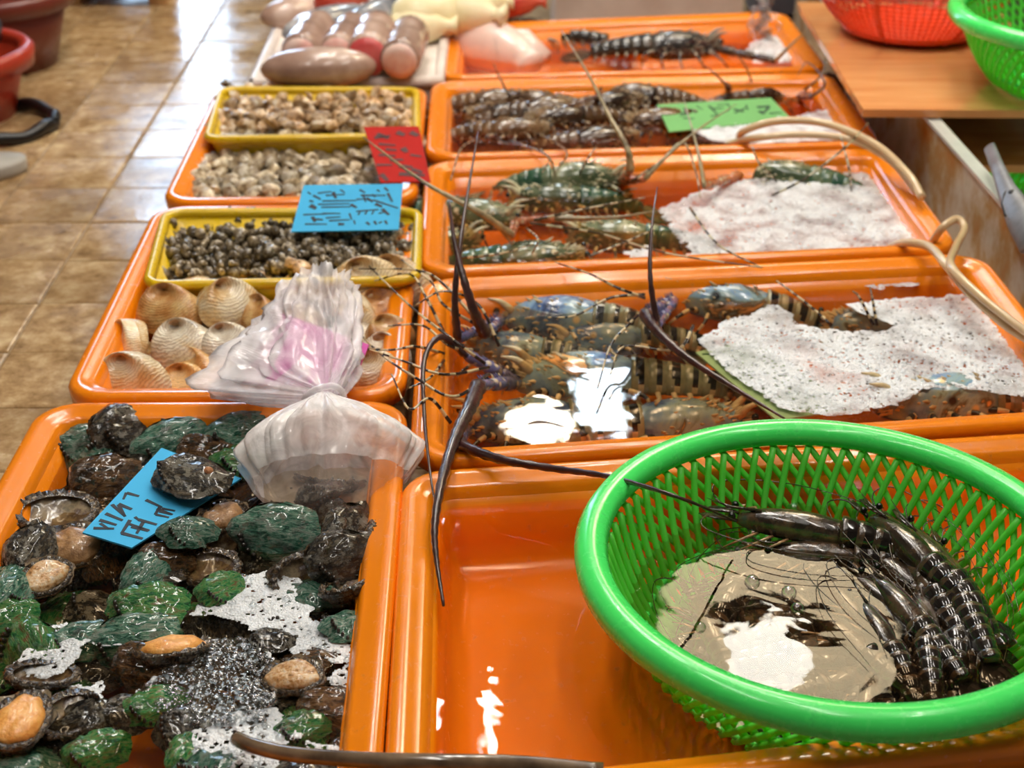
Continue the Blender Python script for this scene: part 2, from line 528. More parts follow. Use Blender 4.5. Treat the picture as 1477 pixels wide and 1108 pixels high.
def abalone_shell(seed, bumpy=.02):
    mb = MB(); ax, ay = -.26, .08; out = []; inn = []
    T = [0.04, .12, .22, .34, .46, .58, .70, .80, .89, .96, 1.0]; N = 36
    for t in T:
        ro = []; ri = []
        for j in range(N):
            th = 2 * pi * j / N
            ex, ey = .5 * math.cos(th), .36 * math.sin(th) * (1 + .10 * math.cos(th + .6))
            x = ax * (1 - t) + ex * t; y = ay * (1 - t) + ey * t
            h = .19 * (1 - t ** 2.4) ** .8
            h += .02 * math.sin(th - 7 * t) * (1 - t)                       # spiral of the whorl
            rid = math.exp(-((th - pi * 1.38 + (1 - t) * .9) % (2 * pi) - 0) ** 2 / .08) if t > .3 else 0
            h += .035 * rid * t                                             # keel that carries the holes
            h += bumpy * 2.2 * nz((x + seed, y, seed), 5) + bumpy * 1.4 * nz((x + seed, y, seed), 11) + bumpy * .5 * math.sin(26 * t + 2 * nz((x, y, seed), 4))
            e = 1 + (.20 * nz((ex * 3, ey * 3, seed), 2) + .09 * nz((ex * 9, ey * 9, seed), 2)) * t
            ro.append((x * e, y * e, h)); ri.append((x * e * .97, y * e * .97, h * .82 - .02))
        out.append(ro); inn.append(ri)
    mb.loft(out, True, True); mb.loft([out[-1], inn[-1]], True); mb.loft(inn[::-1], True, False, True, 1)
    return mb


def abalone_parts(seed):
    foot = MB(); rr = []
    for i in range(9):
        a = -pi / 2 + pi * min(max(i / 8, .03), .97); ring = []
        for j in range(28):
            th = 2 * pi * j / 28; q = 1 + .05 * math.sin(3 * th + seed) + .03 * math.sin(7 * th)
            x, y = .40 * math.cos(a) * math.cos(th) * q, .27 * math.cos(a) * math.sin(th) * q
            ring.append((x, y, -.015 + .13 * math.sin(a) + .05 * nz((x, y, seed), 6) - .03 * math.exp(-(y / .05) ** 2) * (1 if a < 0 else 0) * -1))
        rr.append(ring)
    foot.loft(rr, True, True, True)
    mant = MB(); A = []; B = []; C2 = []
    for j in range(72):
        th = 2 * pi * j / 72; w = .09 * nz((math.cos(th) * 3, math.sin(th) * 3, seed), 1.7) + .05 * nz((math.cos(th) * 9, math.sin(th) * 9, seed), 1.9)
        A.append((.47 * math.cos(th), .335 * math.sin(th), .025)); B.append(((.475 + w * .6) * math.cos(th), (.335 + w * .6) * math.sin(th), -.035 + w)); C2.append((.37 * math.cos(th), .25 * math.sin(th), -.015))
    mant.loft([A, B, C2], True)
    return foot, mant


def aba_mat(name, stops, crust, amt, rnd=.25):
    """streaked shell with lighter crusted patches"""
    k = NT(name); co = k.coord('Object'); st = k.coord('Object', stretch=(1.0, 3.2, 1.5))
    c = k.ramp(k.noise(st, 5.5, 7, .68, .9), stops)
    c = k.mix(k.val(k.noise(co, 7, 5, .7), .66 - amt, .70 - amt), c, crust)
    c = k.mix(k.val(k.noise(co, 3.2, 4, .6), .54, .70, 0, .8), c, (44, 36, 28))
    c = k.hsv_random(c, rnd)
    k.bsdf(c, k.val(k.noise(co, 12, 3), .3, .7, .1, .35), k.bump(k.noise(st, 16, 6, .7), .8, .05), coat=.6); return k.m


SH_G = aba_mat('shell_green', [(.30, (24, 56, 46)), (.42, (48, 112, 90)), (.50, (108, 172, 142)), (.58, (186, 212, 192)), (.74, (100, 92, 70))], (150, 158, 136), .08)  # palest stop paints highlights into the shell colour
SH_V = aba_mat('shell_bright_green', [(.32, (16, 74, 42)), (.44, (44, 154, 78)), (.52, (126, 200, 112)), (.64, (150, 116, 78))], (160, 168, 130), .04)
SH_D = aba_mat('shell_dark_crusted', [(.3, (14, 16, 20)), (.43, (38, 38, 38)), (.54, (82, 72, 56)), (.65, (150, 132, 104)), (.8, (60, 90, 86))], (160, 154, 138), .14)
SH_B = aba_mat('shell_brown', [(.3, (24, 18, 12)), (.44, (80, 54, 32)), (.56, (150, 108, 66)), (.7, (190, 154, 110))], (56, 66, 48), .1)
PEARL = mottled('mother_of_pearl', 6, [(.3, (84, 84, 70)), (.45, (150, 132, 104)), (.58, (96, 80, 70)), (.7, (176, 168, 170))], .22, coat=.4)
FL_O = mottled('flesh_orange', 12, [(.3, (214, 140, 62)), (.5, (236, 168, 84)), (.7, (246, 190, 116))], .3, (30, .5), .12, sss=.15, coat=.4)
FL_P = mottled('flesh_pale', 10, [(.32, (120, 84, 50)), (.44, (206, 156, 100)), (.56, (230, 200, 158)), (.7, (206, 196, 180))], .25, (14, .8), .12, sss=.15, coat=.4)
FL_T = mottled('flesh_tan', 10, [(.3, (120, 84, 50)), (.5, (176, 132, 86)), (.7, (200, 160, 112))], .3, (30, .5), .2, sss=.1, coat=.4)
MANT = mottled('mantle_frill', 22, [(.3, (18, 14, 12)), (.5, (56, 42, 28)), (.7, (140, 116, 84))], .2, (50, .8), .2, coat=.6)
HOLE = plain('hole_rim', (36, 30, 24), .3, coat=.5)
BARN = mottled('barnacle', 30, [(.3, (150, 90, 50)), (.7, (196, 140, 92))], .6, (60, .8))

ABA = {}
for kind, (sm, fm, seed) in dict(green=(SH_G, FL_T, 1.3), vivid=(SH_V, FL_T, 3.1), dark=(SH_D, FL_T, 5.7), brown=(SH_B, FL_T, 8.2), orange=(SH_D, FL_O, 2.2), pale=(SH_B, FL_P, 6.6), tan=(SH_B, FL_T, 4.4), open=(SH_D, FL_T, 9.4)).items():
    t = root('abalone', 'abalone', 'abalone')
    ob('shell', abalone_shell(seed), [sm, PEARL], t)
    fo, ma = abalone_parts(seed)
    if kind != 'open': ob('foot', fo, fm, t)
    ob('mantle', ma, MANT, t)
    if kind in ('green', 'dark', 'vivid'):
        hb = MB()
        for q in range(6):
            th = pi * 1.38 + .16 - q * .16; tt = .9 - q * .075
            x, y = -.26 * (1 - tt) + .5 * math.cos(th + .0) * tt, .08 * (1 - tt) + .36 * math.sin(th) * tt
            hb.tube([(x, y, .25 * (1 - tt ** 2.1) ** .8 - .01), (x, y, .25 * (1 - tt ** 2.1) ** .8 + .055)], [.03, .02], 7)
        ob('breathing_hole', hb, HOLE, t, True, kind='stuff')
    ABA[kind] = t

def R3(tilt, yaw, flip=False):
    M = Matrix.Rotation(yaw, 4, 'Z') @ Matrix.Rotation(tilt[1], 4, 'Y') @ Matrix.Rotation(tilt[0] + (pi if flip else 0), 4, 'X')
    return M.to_euler()


# (x, y, length in px, kind, yaw deg, tilt x, tilt y, lift, label)
HERO = [
 (275, 689, 118, 'dark', -14, 8, 0, .034, 'large dark abalone with pale blotches and a brown barnacle, lying on the blue card'),
 (272, 768, 84, 'green', 20, 20, 10, .024, 'round pale green abalone shell just below the blue card'),
 (214, 826, 100, 'green', 60, 25, -10, .006, 'green abalone shell with a brown spot below the card corner'),
 (214, 876, 120, 'vivid', 4, 20, 0, .008, 'striped grass green abalone above the small foam patch'),
 (318, 850, 82, 'vivid', 45, 25, 5, .008, 'bright green abalone partly under the thickest foam patch'),
 (520, 905, 92, 'green', 10, 6, 5, .006, 'deep green abalone by the right wall of the heaped tray'),
 (248, 936, 122, 'orange', 24, -25, 10, .008, 'upturned abalone with long orange foot amid the foam'),
 (422, 976, 100, 'pale', -10, 10, -6, .010, 'upturned abalone with pale cream foot and ragged brown mantle'),
 (28, 1040, 128, 'orange', 80, 8, 0, .016, 'largest upturned abalone with smooth orange foot at lower left corner'),
 (100, 1030, 110, 'open', 60, 20, 5, .006, 'empty dark purple abalone shell beside the largest orange foot'),
 (62, 972, 110, 'open', 10, -12, 10, .008, 'pearly pinkish inside of an abalone shell above the largest orange foot'),
 (66, 832, 88, 'pale', 52, 25, 0, .010, 'upturned abalone with yellowish foot standing on edge at left'),
 (4, 850, 100, 'green', 80, 30, 0, .010, 'pale green abalone cut by the left tray wall'),
 (12, 892, 90, 'vivid', 20, 30, 0, .004, 'thin bright green abalone edge below the pale green one at left'),
 (10, 795, 95, 'dark', 70, 30, -20, .016, 'round black abalone on edge at the left tray wall'),
 (122, 642, 105, 'green', 10, 35, 0, .004, 'dark green abalone nearest the back left corner of its tray'),
 (182, 620, 120, 'dark', 40, 40, 10, .014, 'black crusted abalone propped at the back of its tray'),
 (250, 640, 110, 'green', 20, 50, 0, .010, 'abalone showing a pale green edge behind the blue card'),
 (296, 655, 95, 'brown', -10, 30, 0, .008, 'orange brown abalone behind the card abalone'),
 (352, 628, 120, 'green', 15, 30, 0, .012, 'blackish green abalone against the back wall beside the bag'),
 (346, 668, 90, 'vivid', 30, 20, 10, .006, 'mottled green abalone between card and plastic bag'),
 (82, 738, 130, 'open', 30, 10, 10, .012, 'knobbly grey brown abalone underside left of the blue card'),
 (100, 790, 120, 'tan', 6, 20, 0, .004, 'upturned abalone with brown foot below left corner of blue card'),
 (150, 690, 110, 'brown', 20, 40, 0, .008, 'brown abalone on edge left of the blue card top'),
 (398, 768, 128, 'green', -8, 55, 0, .012, 'grey green abalone tilted open below the plastic bag'),
 (322, 745, 80, 'tan', 40, 20, 0, .008, 'tan footed abalone peeping out by the card right corner'),
 (512, 765, 110, 'dark', 60, 50, 0, .018, 'blue black abalone standing on edge under the bag'),
 (498, 802, 110, 'dark', 30, 45, 0, .020, 'long charcoal grey abalone shell leaning by the right wall'),
 (510, 842, 110, 'open', 70, -20, 20, .016, 'open shell with olive pearl inside near the right wall'),
 (556, 768, 60, 'brown', 70, 40, 0, .020, 'small shiny brown abalone touching the right wall, upper one'),
 (560, 824, 70, 'dark', 80, 40, 0, .016, 'small black abalone touching the right wall, lower one'),
 (440, 832, 110, 'open', 25, 40, 0, .006, 'upturned abalone with pearly lip above the thick foam'),
 (240, 806, 90, 'brown', 20, 30, 0, .008, 'orange brown abalone wedged under the round green one'),
 (300, 818, 100, 'open', 0, 15, 0, .004, 'empty brown abalone shell right of the round green one'),
 (392, 925, 70, 'dark', 0, 0, 0, .004, 'black dome of an abalone rising from the bubbles'),
 (210, 962, 110, 'brown', -12, 40, 0, .000, 'abalone showing a thin tan edge left of the orange foot'),
 (120, 925, 100, 'green', 15, 20, 0, -.004, 'green abalone under the left foam patch'),
 (196, 925, 130, 'green', 4, 40, 0, -.004, 'dark green shell strip under the small foam patch'),
 (436, 1052, 90, 'vivid', 30, 10, 0, -.002, 'dark green abalone near the front hose'),
 (485, 1025, 110, 'brown', -5, 30, 0, -.004, 'brown mantled abalone below the pale upturned one'),
 (268, 1086, 80, 'vivid', 70, 20, 0, -.002, 'green abalone at the very front, right of the bare orange patch'),
 (140, 1085, 100, 'vivid', 20, 20, 0, -.004, 'green abalone at the very front, left of the bare orange patch'),
 (185, 1030, 90, 'dark', 0, 20, 0, -.006, 'black abalone behind the bare orange patch'),
 (225, 1020, 100, 'vivid', 20, 15, 0, -.004, 'green abalone showing between bubbles at the front'),
 (520, 1080, 95, 'brown', 60, 20, 0, -.008, 'dark brown abalone beside the front right wall'),
]
for (x, y, L, kd, yaw, tx, ty, dz, lb) in HERO:
    if x > 480: x -= 10
    z = .060 + dz; p = at(x, y, z + .008); s = L * m_per_px(y, z)
    p.y = max(p.y, .785 + s * .5); p.x = max(p.x, -.445 + s * .28)
    flip = kd in ('orange', 'pale', 'open', 'tan')
    a = placed(ABA[kd], p, R3((math.radians(tx), math.radians(ty)), math.radians(yaw), flip), s, lb)
    if 'barnacle' in lb: host = a
fill = scatter([(-.435, .825), (-.135, .825), (-.140, 1.325), (-.445, 1.325)], .036, 165)
fk = ['dark', 'brown', 'dark', 'green', 'open', 'dark', 'vivid', 'brown']
for i, (x, y) in enumerate(fill):
    if y < .98 and -.33 < x < -.27: continue
    placed(ABA[fk[i % 8]], (x, y, R.uniform(.034, .064)), R3((R.uniform(-.5, .5), R.uniform(-.4, .4)), R.uniform(0, 6.28), fk[i % 8] == 'open'), R.uniform(.066, .084),
           'dark wet abalone buried under the upper ones in the heaped tray', 'abalones buried in the heap')
bn = MB(); bn.ball((.25, .0, .135), (.065, .065, .06), 10, 6)
ob('barnacle', bn, BARN, host)

# ------------------------------------------------------------------ clams and snails
def valve(sign, n=22, mrings=10, seed=0., plump=.24):
    mb = MB(); ux, uy = -.12, .34; rings = []; inn = []
    for i in range(mrings + 1):
        t = .03 + .97 * i / mrings; r = []; q = []
        for j in range(n):
            th = 2 * pi * j / n
            ox, oy = .5 * math.cos(th) * (1 + .06 * math.cos(th)), .37 * math.sin(th) - .03 * math.cos(2 * th)
            x = ux * (1 - t) + ox * t; y = uy * (1 - t) + oy * t
            z = plump * (math.sin(pi * min(1, t ** .75) * .5 + 0) ** .9 * (1 - t ** 3.2)) * 1.25 + .006 * math.sin(t * 48) * (t > .2)
            z = max(z, 0) + .004 * nz((x, y, seed), 6)
            r.append((x, y, sign * z)); q.append((x * .97, y * .97, sign * (z * .86 - .01 * (t < .98))))
        rings.append(r); inn.append(q)
    mb.loft(rings, True, True); mb.loft([rings[-1], inn[-1]], True); mb.loft(inn[::-1], True, False, True, 1)
    return mb


def shell_mat(name, stops, ringc, scale=16, rnd=.2, rough=.25, bump=.3):
    k = NT(name); co = k.coord('Object', rnd=False); va = k.n('ShaderNodeVectorMath', operation='ADD'); k.l(co, va.inputs[0]); va.inputs[1].default_value = (.12, -.34, 0)
    wv = k.n('ShaderNodeTexWave', wave_type='RINGS', rings_direction='SPHERICAL'); k.l(va.outputs[0], wv.inputs[0])
    wv.inputs['Scale'].default_value = scale; wv.inputs['Distortion'].default_value = 5; wv.inputs['Detail'].default_value = 3; wv.inputs['Detail Scale'].default_value = 2
    c2 = k.coord('Object')
    c = k.ramp(k.noise(c2, 2.6, 5, .6), stops)
    c = k.mix(k.val(wv.outputs['Fac'], .45, .95, 0, .38), c, ringc)
    c = k.hsv_random(c, rnd)
    k.bsdf(c, rough, k.bump(wv.outputs['Fac'], bump, .004), coat=.5); return k.m


CL_M = shell_mat('clam_shell_cream', [(.3, (176, 122, 66)), (.42, (232, 190, 128)), (.54, (250, 232, 190)), (.75, (252, 246, 226))], (150, 96, 48), 9)
CL_B = shell_mat('clam_shell_brown', [(.3, (136, 84, 40)), (.44, (206, 144, 78)), (.58, (238, 196, 128)), (.75, (248, 224, 172))], (112, 66, 32), 11)
CL_W = shell_mat('clam_shell_grey_white', [(.3, (104, 100, 106)), (.40, (220, 206, 180)), (.56, (252, 246, 226)), (.72, (236, 206, 140))], (150, 120, 84), 8)
CL_I = mottled('clam_inside', 4, [(.3, (150, 100, 60)), (.7, (206, 170, 124))], .3)
CL_F = mottled('clam_flesh', 8, [(.3, (196, 96, 50)), (.7, (236, 190, 140))], .3, coat=.4)
CLAM = {}
for kd, m in dict(cream=CL_M, brown=CL_B, white=CL_W).items():
    for gape in (0, 1):
        t = root('big_clam', 'big clam with two valves', 'clam')
        a = ob('valve', valve(1, seed=len(CLAM) + .5), [m, CL_I], t); b = ob('valve', valve(-1, seed=len(CLAM) + .9), [m, CL_I], t)
        if gape:
            for v, sg in ((a, -1), (b, 1)):
                v.matrix_basis = Matrix.Translation((0, .34, 0)) @ Matrix.Rotation(sg * .16, 4, 'X') @ Matrix.Translation((0, -.34, 0))
            ob('foot', MB().ball((.05, -.22, 0), (.33, .10, .05), 12, 6), CL_F, t)
        ob('hinge', MB().tube([(-.02, .35, 0), (.12, .345, 0), (.24, .31, 0)], [.015, .022, .01], 6), MANT, t)
        CLAM[kd + ('_gape' if gape else '')] = t
# (x, y, px, kind, yaw, tilt x, tilt y, z, label)
CLH = [
 (186, 494, 84, 'cream', -60, 70, 10, .075, 'cream clam standing on its edge by the left tray wall'),
 (243, 452, 104, 'brown', 170, 40, 0, .090, 'plump tan clam behind the cream one at the left wall'),
 (262, 502, 104, 'white', 165, 35, -10, .075, 'grey and white clam in the middle of the left group'),
 (330, 447, 108, 'cream_gape', 215, 55, 10, .090, 'gaping cream clam showing an orange red edge'),
 (283, 538, 92, 'brown', 140, 60, 0, .055, 'tan half sunk clam below the grey and white one'),
 (188, 554, 120, 'cream', 170, 60, 0, .065, 'ribbed brown and cream clam in the front left corner'),
 (270, 568, 110, 'brown', 175, 50, 0, .040, 'brown striped clam lying low along the front wall'),
 (330, 505, 92, 'white_gape', 190, 45, 0, .075, 'dark mouthed gaping clam left of the bag'),
 (350, 548, 100, 'brown', 150, 40, 0, .055, 'pinkish brown clam tucked under the bag corner'),
 (370, 460, 84, 'brown', 130, 40, 0, .085, 'orange tinted clam just left of the bag top'),
 (236, 436, 70, 'brown', 60, 80, 0, .070, 'pointed tan clam upright below the basket corner'),
 (285, 436, 96, 'cream', 20, 70, 0, .060, 'cream clam behind the tan one under the yellow basket'),
 (372, 434, 104, 'brown', 175, 45, 0, .055, 'shaded clam under the yellow basket rim'),
 (440, 428, 92, 'cream', 10, 45, 0, .062, 'clam peeping over the top of the plastic bag'),
 (528, 418, 124, 'cream', 14, 60, 0, .090, 'long pale clam at the yellow basket right end'),
 (568, 414, 112, 'cream', -4, 40, 0, .090, 'broad cream clam beside the corner of the lobster tray'),
 (522, 455, 84, 'cream', 100, 50, 0, .090, 'cream clam right of the bag top'),
 (524, 490, 88, 'white', 70, 50, 0, .075, 'cream clam behind the pink card'),
 (560, 484, 76, 'brown', 20, 40, 0, .085, 'round olive brown clam by the right wall'),
 (556, 514, 84, 'white', -30, 50, 0, .070, 'greenish cream clam between the two at the right wall'),
 (538, 546, 106, 'cream', 12, 45, 0, .075, 'large ribbed yellow clam in the front right corner'),
 (550, 452, 90, 'brown', 20, 30, 0, .075, 'shaded tan clam under the broad cream one'),
 (300, 470, 80, 'brown', 45, 60, 0, .060, 'dark clam wedged between the left group clams'),
 (220, 530, 90, 'brown', 20, 20, 0, .040, 'sunken clam between the left wall clams'),
 (420, 470, 100, 'brown', 20, 20, 0, .060, 'clam seen through the clear top of the bag'),
 (430, 530, 100, 'cream', 80, 20, 0, .050, 'clam hidden behind the knot of the bag'),
 (480, 560, 100, 'brown', 10, 20, 0, .045, 'clam under the bag knot at the front wall'),
]
for (x, y, L, kd, yaw, tx, ty, z, lb) in CLH:
    if 120 <= yaw <= 220: yaw -= 180
    placed(CLAM[kd], at(x, y, z), R3((math.radians(tx), math.radians(ty)), math.radians(yaw)), L * m_per_px(y, z) * 1.0, lb)

SC_M = shell_mat('small_clam_shell', [(.25, (74, 60, 46)), (.40, (150, 126, 96)), (.52, (200, 180, 144)), (.66, (246, 236, 214))], (70, 54, 38), 18, .45, .3)
SC_N = shell_mat('small_clam_shell_brown', [(.25, (74, 54, 38)), (.40, (160, 122, 82)), (.52, (210, 170, 120)), (.66, (240, 226, 200))], (70, 48, 30), 18, .45, .3)
def clam_mesh(name, m):
    mb = MB()
    for sg in (1, -1):
        v = valve(sg, 12, 5, 3.3, .26); k0 = len(mb.v); n = 12 * 6
        mb.add(v.v[:n], [f for f in v.f if max(f) < n])
    me = mb.mesh(name); me.materials.append(m); return me


sc1, sc2 = clam_mesh('small_clam', SC_M), clam_mesh('small_clam', SC_N)


def lay_shells(name, meshes, pts, zf, s, label, cat, group, flat=1.2):
    for i, (x, y) in enumerate(pts):
        o = ob(name, meshes[i % len(meshes)], None)
        o.location = (x, y, zf(x, y)); o.rotation_euler = (R.gauss(0, flat * .5), R.gauss(0, flat * .4), R.uniform(0, 6.28))
        q = s * R.uniform(.8, 1.2); o.scale = (q, q, q)
        o['label'] = label; o['category'] = cat; o['group'] = group


pa = ground_poly([(296, 198), (606, 198), (601, 290), (283, 292)], .075)
lay_shells('small_clam', [sc1], scatter(pa, .0175, 290), lambda x, y: R.uniform(.072, .088), .034, 'small grey brown clam loose in the far orange tray in front of the yellow basket', 'clam', 'loose clams in the far orange tray')
heap_stuff('clam_heap', sc1, SC_M, scatter(pa, .02, 260), lambda: R.uniform(.05, .066), .034, 'lower layer of grey clams under the loose clams of the far orange tray', 'clams')
pb = ground_poly([(316, 140), (590, 140), (588, 188), (312, 188)], .095)
lay_shells('small_clam', [sc2], scatter(pb, .0165, 280), lambda x, y: R.uniform(.094, .108), .030, 'small brown clam in the farther yellow basket', 'clam', 'clams in the farther yellow basket')
heap_stuff('clam_heap', sc2, SC_N, scatter(pb, .019, 240), lambda: R.uniform(.075, .088), .030, 'lower layer of brown clams in the farther yellow basket', 'clams')


def snail_mesh():
    pts = []; rad = []
    for i in range(22):
        a = i / 21 * 2 * pi * 2.4; q = math.exp(-.16 * a)
        pts.append((.26 * q * math.cos(a), .26 * q * math.sin(a), -.2 + .62 * (1 - q))); rad.append(.27 * q)
    return MB().tube(pts, rad, 7).mesh('sea_snail')


SN_M = mottled('snail_shell', 4, [(.25, (40, 34, 28)), (.40, (88, 74, 56)), (.54, (134, 118, 92)), (.70, (206, 192, 164))], .22, (9, .6), .5, coat=.5)
sn = snail_mesh(); sn.materials.append(SN_M)
pc = ground_poly([(246, 312), (602, 312), (600, 392), (226, 394)], .095)
lay_shells('sea_snail', [sn], scatter(pc, .0135, 300, 14000), lambda x, y: R.uniform(.088, .104), .027, 'small dark spiral sea snail in the nearer yellow basket', 'sea snail', 'snails in the nearer yellow basket', 2.5)
heap_stuff('snail_heap', sn, SN_M, scatter(pc, .013, 420, 9000), lambda: R.uniform(.074, .09), .024, 'lower layer of dark snails in the nearer yellow basket', 'sea snails')
for (x, y, z, s, lb) in ((325, 122, .105, .028, 'single dark snail on the back rim of the far clam tray'), (452, 405, .128, .016, 'tiny snail stuck on the front rim of the nearer yellow basket')):
    o = ob('sea_snail', sn, None, None, True, label=lb, category='sea snail'); o.location = at(x, y, z); o.scale = (s,) * 3
for (x, y, yaw, lb) in ((436, 388, .6, 'cream yellow clam lying among the dark snails'), (423, 380, 2.0, 'half brown clam lying among the dark snails')):
    o = ob('small_clam', sc2, None, None, True, label=lb, category='clam'); o.location = at(x, y, .108); o.scale = (.028,) * 3; o.rotation_euler = (.5, .2, yaw)

# yellow baskets
YB_R = [(.008, .0), (.002, .004), (0, .009), (.003, .014), (.008, .015), (.012, .012), (.014, .006), (.010, .001)]
YB_B = [(.030, -.05), (.010, .0), (.014, .004), (.034, -.046)]
def basket_quad(px, z): return [at(x, y, z).to_2d() for x, y in px]
tray('yellow_basket', basket_quad([(203, 412), (608, 404), (611, 300), (233, 301)], .115), 'yellow rectangular basket filled with dark snails', .103, .028, YELLOW, YB_B, YB_R, 'basket')
tray('yellow_basket', basket_quad([(291, 201), (608, 196), (606, 126), (315, 125)], .115), 'farther yellow rectangular basket filled with brown clams', .103, .026, YELLOW, YB_B, YB_R, 'basket')


# ------------------------------------------------------------------ price cards
def card(name, px, zs, label, col, strokes, zoom, ink=INK, w=.0026, th=.002, cat='price card'):
    """strokes are end points read in a magnified view: zoom = (x0, y0, magnification)"""
    P = [at(x, y, z) for (x, y), z in zip(px, zs)]
    n = (P[1] - P[0]).cross(P[3] - P[0]).normalized()
    if n.z < 0: n = -n
    P[2] = on_plane(*px[2], P[0], n)
    c = sum(P, Vector()) / 4
    t = root(name, label, cat, c)
    k = NT(name + '_paper'); co = k.coord(); cc = k.mix(k.val(k.noise(co, 14, 3), .4, .7, 0, .25), col, tuple(v * .86 for v in col)); k.bsdf(cc, .7, spec=.2)
    ob('card', MB().slab([p - c for p in P], th), k.m, t, False)
    mb = MB()
    for s in strokes:
        x0, y0, x1_, y1_ = s[:4]; ww = (s[4] if len(s) > 4 else 1) * w
        a = on_plane(zoom[0] + x0 / zoom[2], zoom[1] + y0 / zoom[2], P[0], n) - c; b = on_plane(zoom[0] + x1_ / zoom[2], zoom[1] + y1_ / zoom[2], P[0], n) - c
        d = (b - a); d = d.normalized() if d.length > 1e-6 else Vector((1, 0, 0)); s_ = n.cross(d) * ww / 2
        up_ = n * .0005
        mb.slab([a - s_ * .7 + up_, b - s_ * .5 + up_, b + s_ * .5 + up_, a + s_ * .8 + up_], .0004)
    if strokes: ob('lettering', mb, ink, t, False)
    return t


BLUE = (74, 186, 240)
card('price_card', [(119, 768), (190, 790), (348, 690), (233, 646)], [.096, .088, .088, .098], 'blue handwritten price card under an abalone in the heaped tray', BLUE,
     [(410, 460, 385, 515), (412, 463, 515, 490, 1.3), (570, 520, 700, 580, 1.2), (690, 572, 645, 640, 1.2), (660, 592, 790, 640), (650, 640, 760, 664), (700, 590, 810, 610), (680, 615, 780, 640),
      (345, 555, 455, 597, 1.5), (345, 560, 400, 655, 1.2), (292, 558, 400, 655, 1.2), (240, 632, 380, 688, 1.3), (190, 685, 330, 725, 1.3), (140, 752, 310, 755, 1.2), (195, 712, 270, 760),
      (440, 685, 370, 795, 1.2), (372, 793, 545, 838, 1.4), (425, 715, 600, 770), (510, 682, 660, 722, 1.3), (450, 740, 590, 775, 1.2), (545, 705, 495, 795, 1.2), (480, 660, 520, 690)], (110, 630, 5.68), w=.0042)
card('price_card', [(420, 334), (575, 331), (581, 265), (438, 267)], [.118, .118, .150, .150], 'blue handwritten price card leaning on the snail basket', BLUE,
     [(270, 660, 300, 680), (320, 690, 385, 725, 1.4), (285, 737, 320, 745, 1.4), (290, 780, 345, 805, 3), (360, 670, 480, 655), (400, 740, 700, 735), (495, 660, 520, 715, 2), (390, 795, 650, 790), (400, 850, 560, 850), (230, 862, 430, 855), (310, 880, 335, 925, 2),
      (330, 902, 405, 905, 1.5), (245, 945, 440, 945), (540, 945, 595, 945, 2), (430, 690, 600, 680), (360, 770, 640, 762), (650, 770, 705, 798, 2), (640, 850, 660, 905), (430, 890, 560, 880), (460, 915, 640, 905), (560, 640, 600, 665),
      (730, 640, 780, 665, 1.4), (740, 690, 960, 690, 1.2), (790, 715, 850, 745, 2), (850, 730, 1070, 802, 1.2), (870, 765, 930, 790, 2), (980, 670, 1020, 745, 1.6), (885, 640, 910, 655), (950, 620, 985, 650, 1.4), (700, 832, 900, 815), (720, 862, 740, 825), (780, 858, 800, 825), (840, 857, 860, 820), (930, 810, 990, 862, 2),
      (680, 912, 690, 945), (790, 928, 820, 950, 1.5), (860, 918, 880, 948, 1.5), (900, 938, 930, 922), (955, 915, 975, 945, 1.5), (760, 680, 785, 748), (840, 680, 870, 705), (700, 725, 820, 720), (900, 850, 960, 835)], (400, 170, 6.154), w=.0034)
card('price_card', [(549, 263), (621, 261), (604, 182), (525, 183)], [.105, .105, .145, .145], 'red handwritten price card leaning on the farther yellow basket', (186, 22, 10),
     [(880, 150, 990, 180, 2.5), (1060, 130, 1130, 155, 2.5), (1180, 130, 1250, 160, 2.5), (1110, 270, 1150, 305, 2.5), (900, 235, 1050, 245, 1.3), (900, 330, 1050, 340, 1.3), (880, 420, 1020, 420, 1.3), (1080, 430, 1200, 440, 2), (1190, 460, 1290, 485, 2), (920, 500, 980, 560, 2), (1080, 500, 1310, 512, 2), (960, 280, 1060, 290, 1.5), (860, 180, 1000, 160, 1.5), (1000, 380, 1120, 372, 1.5), (1180, 330, 1280, 345, 1.2)], (400, 170, 6.154), plain('dark_red_ink', (70, 10, 14), .6), .0058)
card('price_card', [(965, 190), (1142, 172), (1112, 141), (948, 151)], [.076, .076, .088, .088], 'green handwritten price card floating among the dark brown lobsters', (120, 184, 112),
     [(340, 295, 420, 290, 2), (440, 250, 500, 290, 1.5), (620, 220, 700, 300, 1.5), (650, 250, 760, 240, 1.5), (730, 300, 820, 260, 1.2), (860, 250, 960, 280, 2), (870, 290, 980, 240, 1.5), (1090, 235, 1210, 222, 2.6), (1110, 270, 1150, 300, 2.6), (1200, 235, 1150, 290, 2), (370, 340, 480, 345, 1.5), (640, 320, 720, 310, 1.5), (980, 210, 1000, 260), (800, 195, 830, 250), (1210, 295, 1330, 285, 1.5), (340, 320, 420, 300), (500, 220, 560, 260), (700, 215, 800, 205)], (930, 120, 6.714), plain('dark_green_ink', (20, 60, 40), .6), .004)
card('price_card', [(1003, 508), (1120, 606), (1230, 590), (1090, 488)], [.0715, .0715, .0715, .0715], 'pale green card sunk under the foam beside the spotted lobsters', (170, 214, 180),
     [(490, 745, 680, 745, 1.4), (560, 762, 600, 735, 1.4), (600, 780, 640, 800, 1.6), (640, 832, 715, 830, 2), (700, 790, 775, 802, 2), (735, 872, 885, 868, 1.4), (780, 880, 840, 892, 1.2), (640, 745, 700, 755, 1.4), (760, 840, 860, 850, 1.2)], (920, 370, 5.275), plain('green_ink', (24, 84, 50), .6), .003)
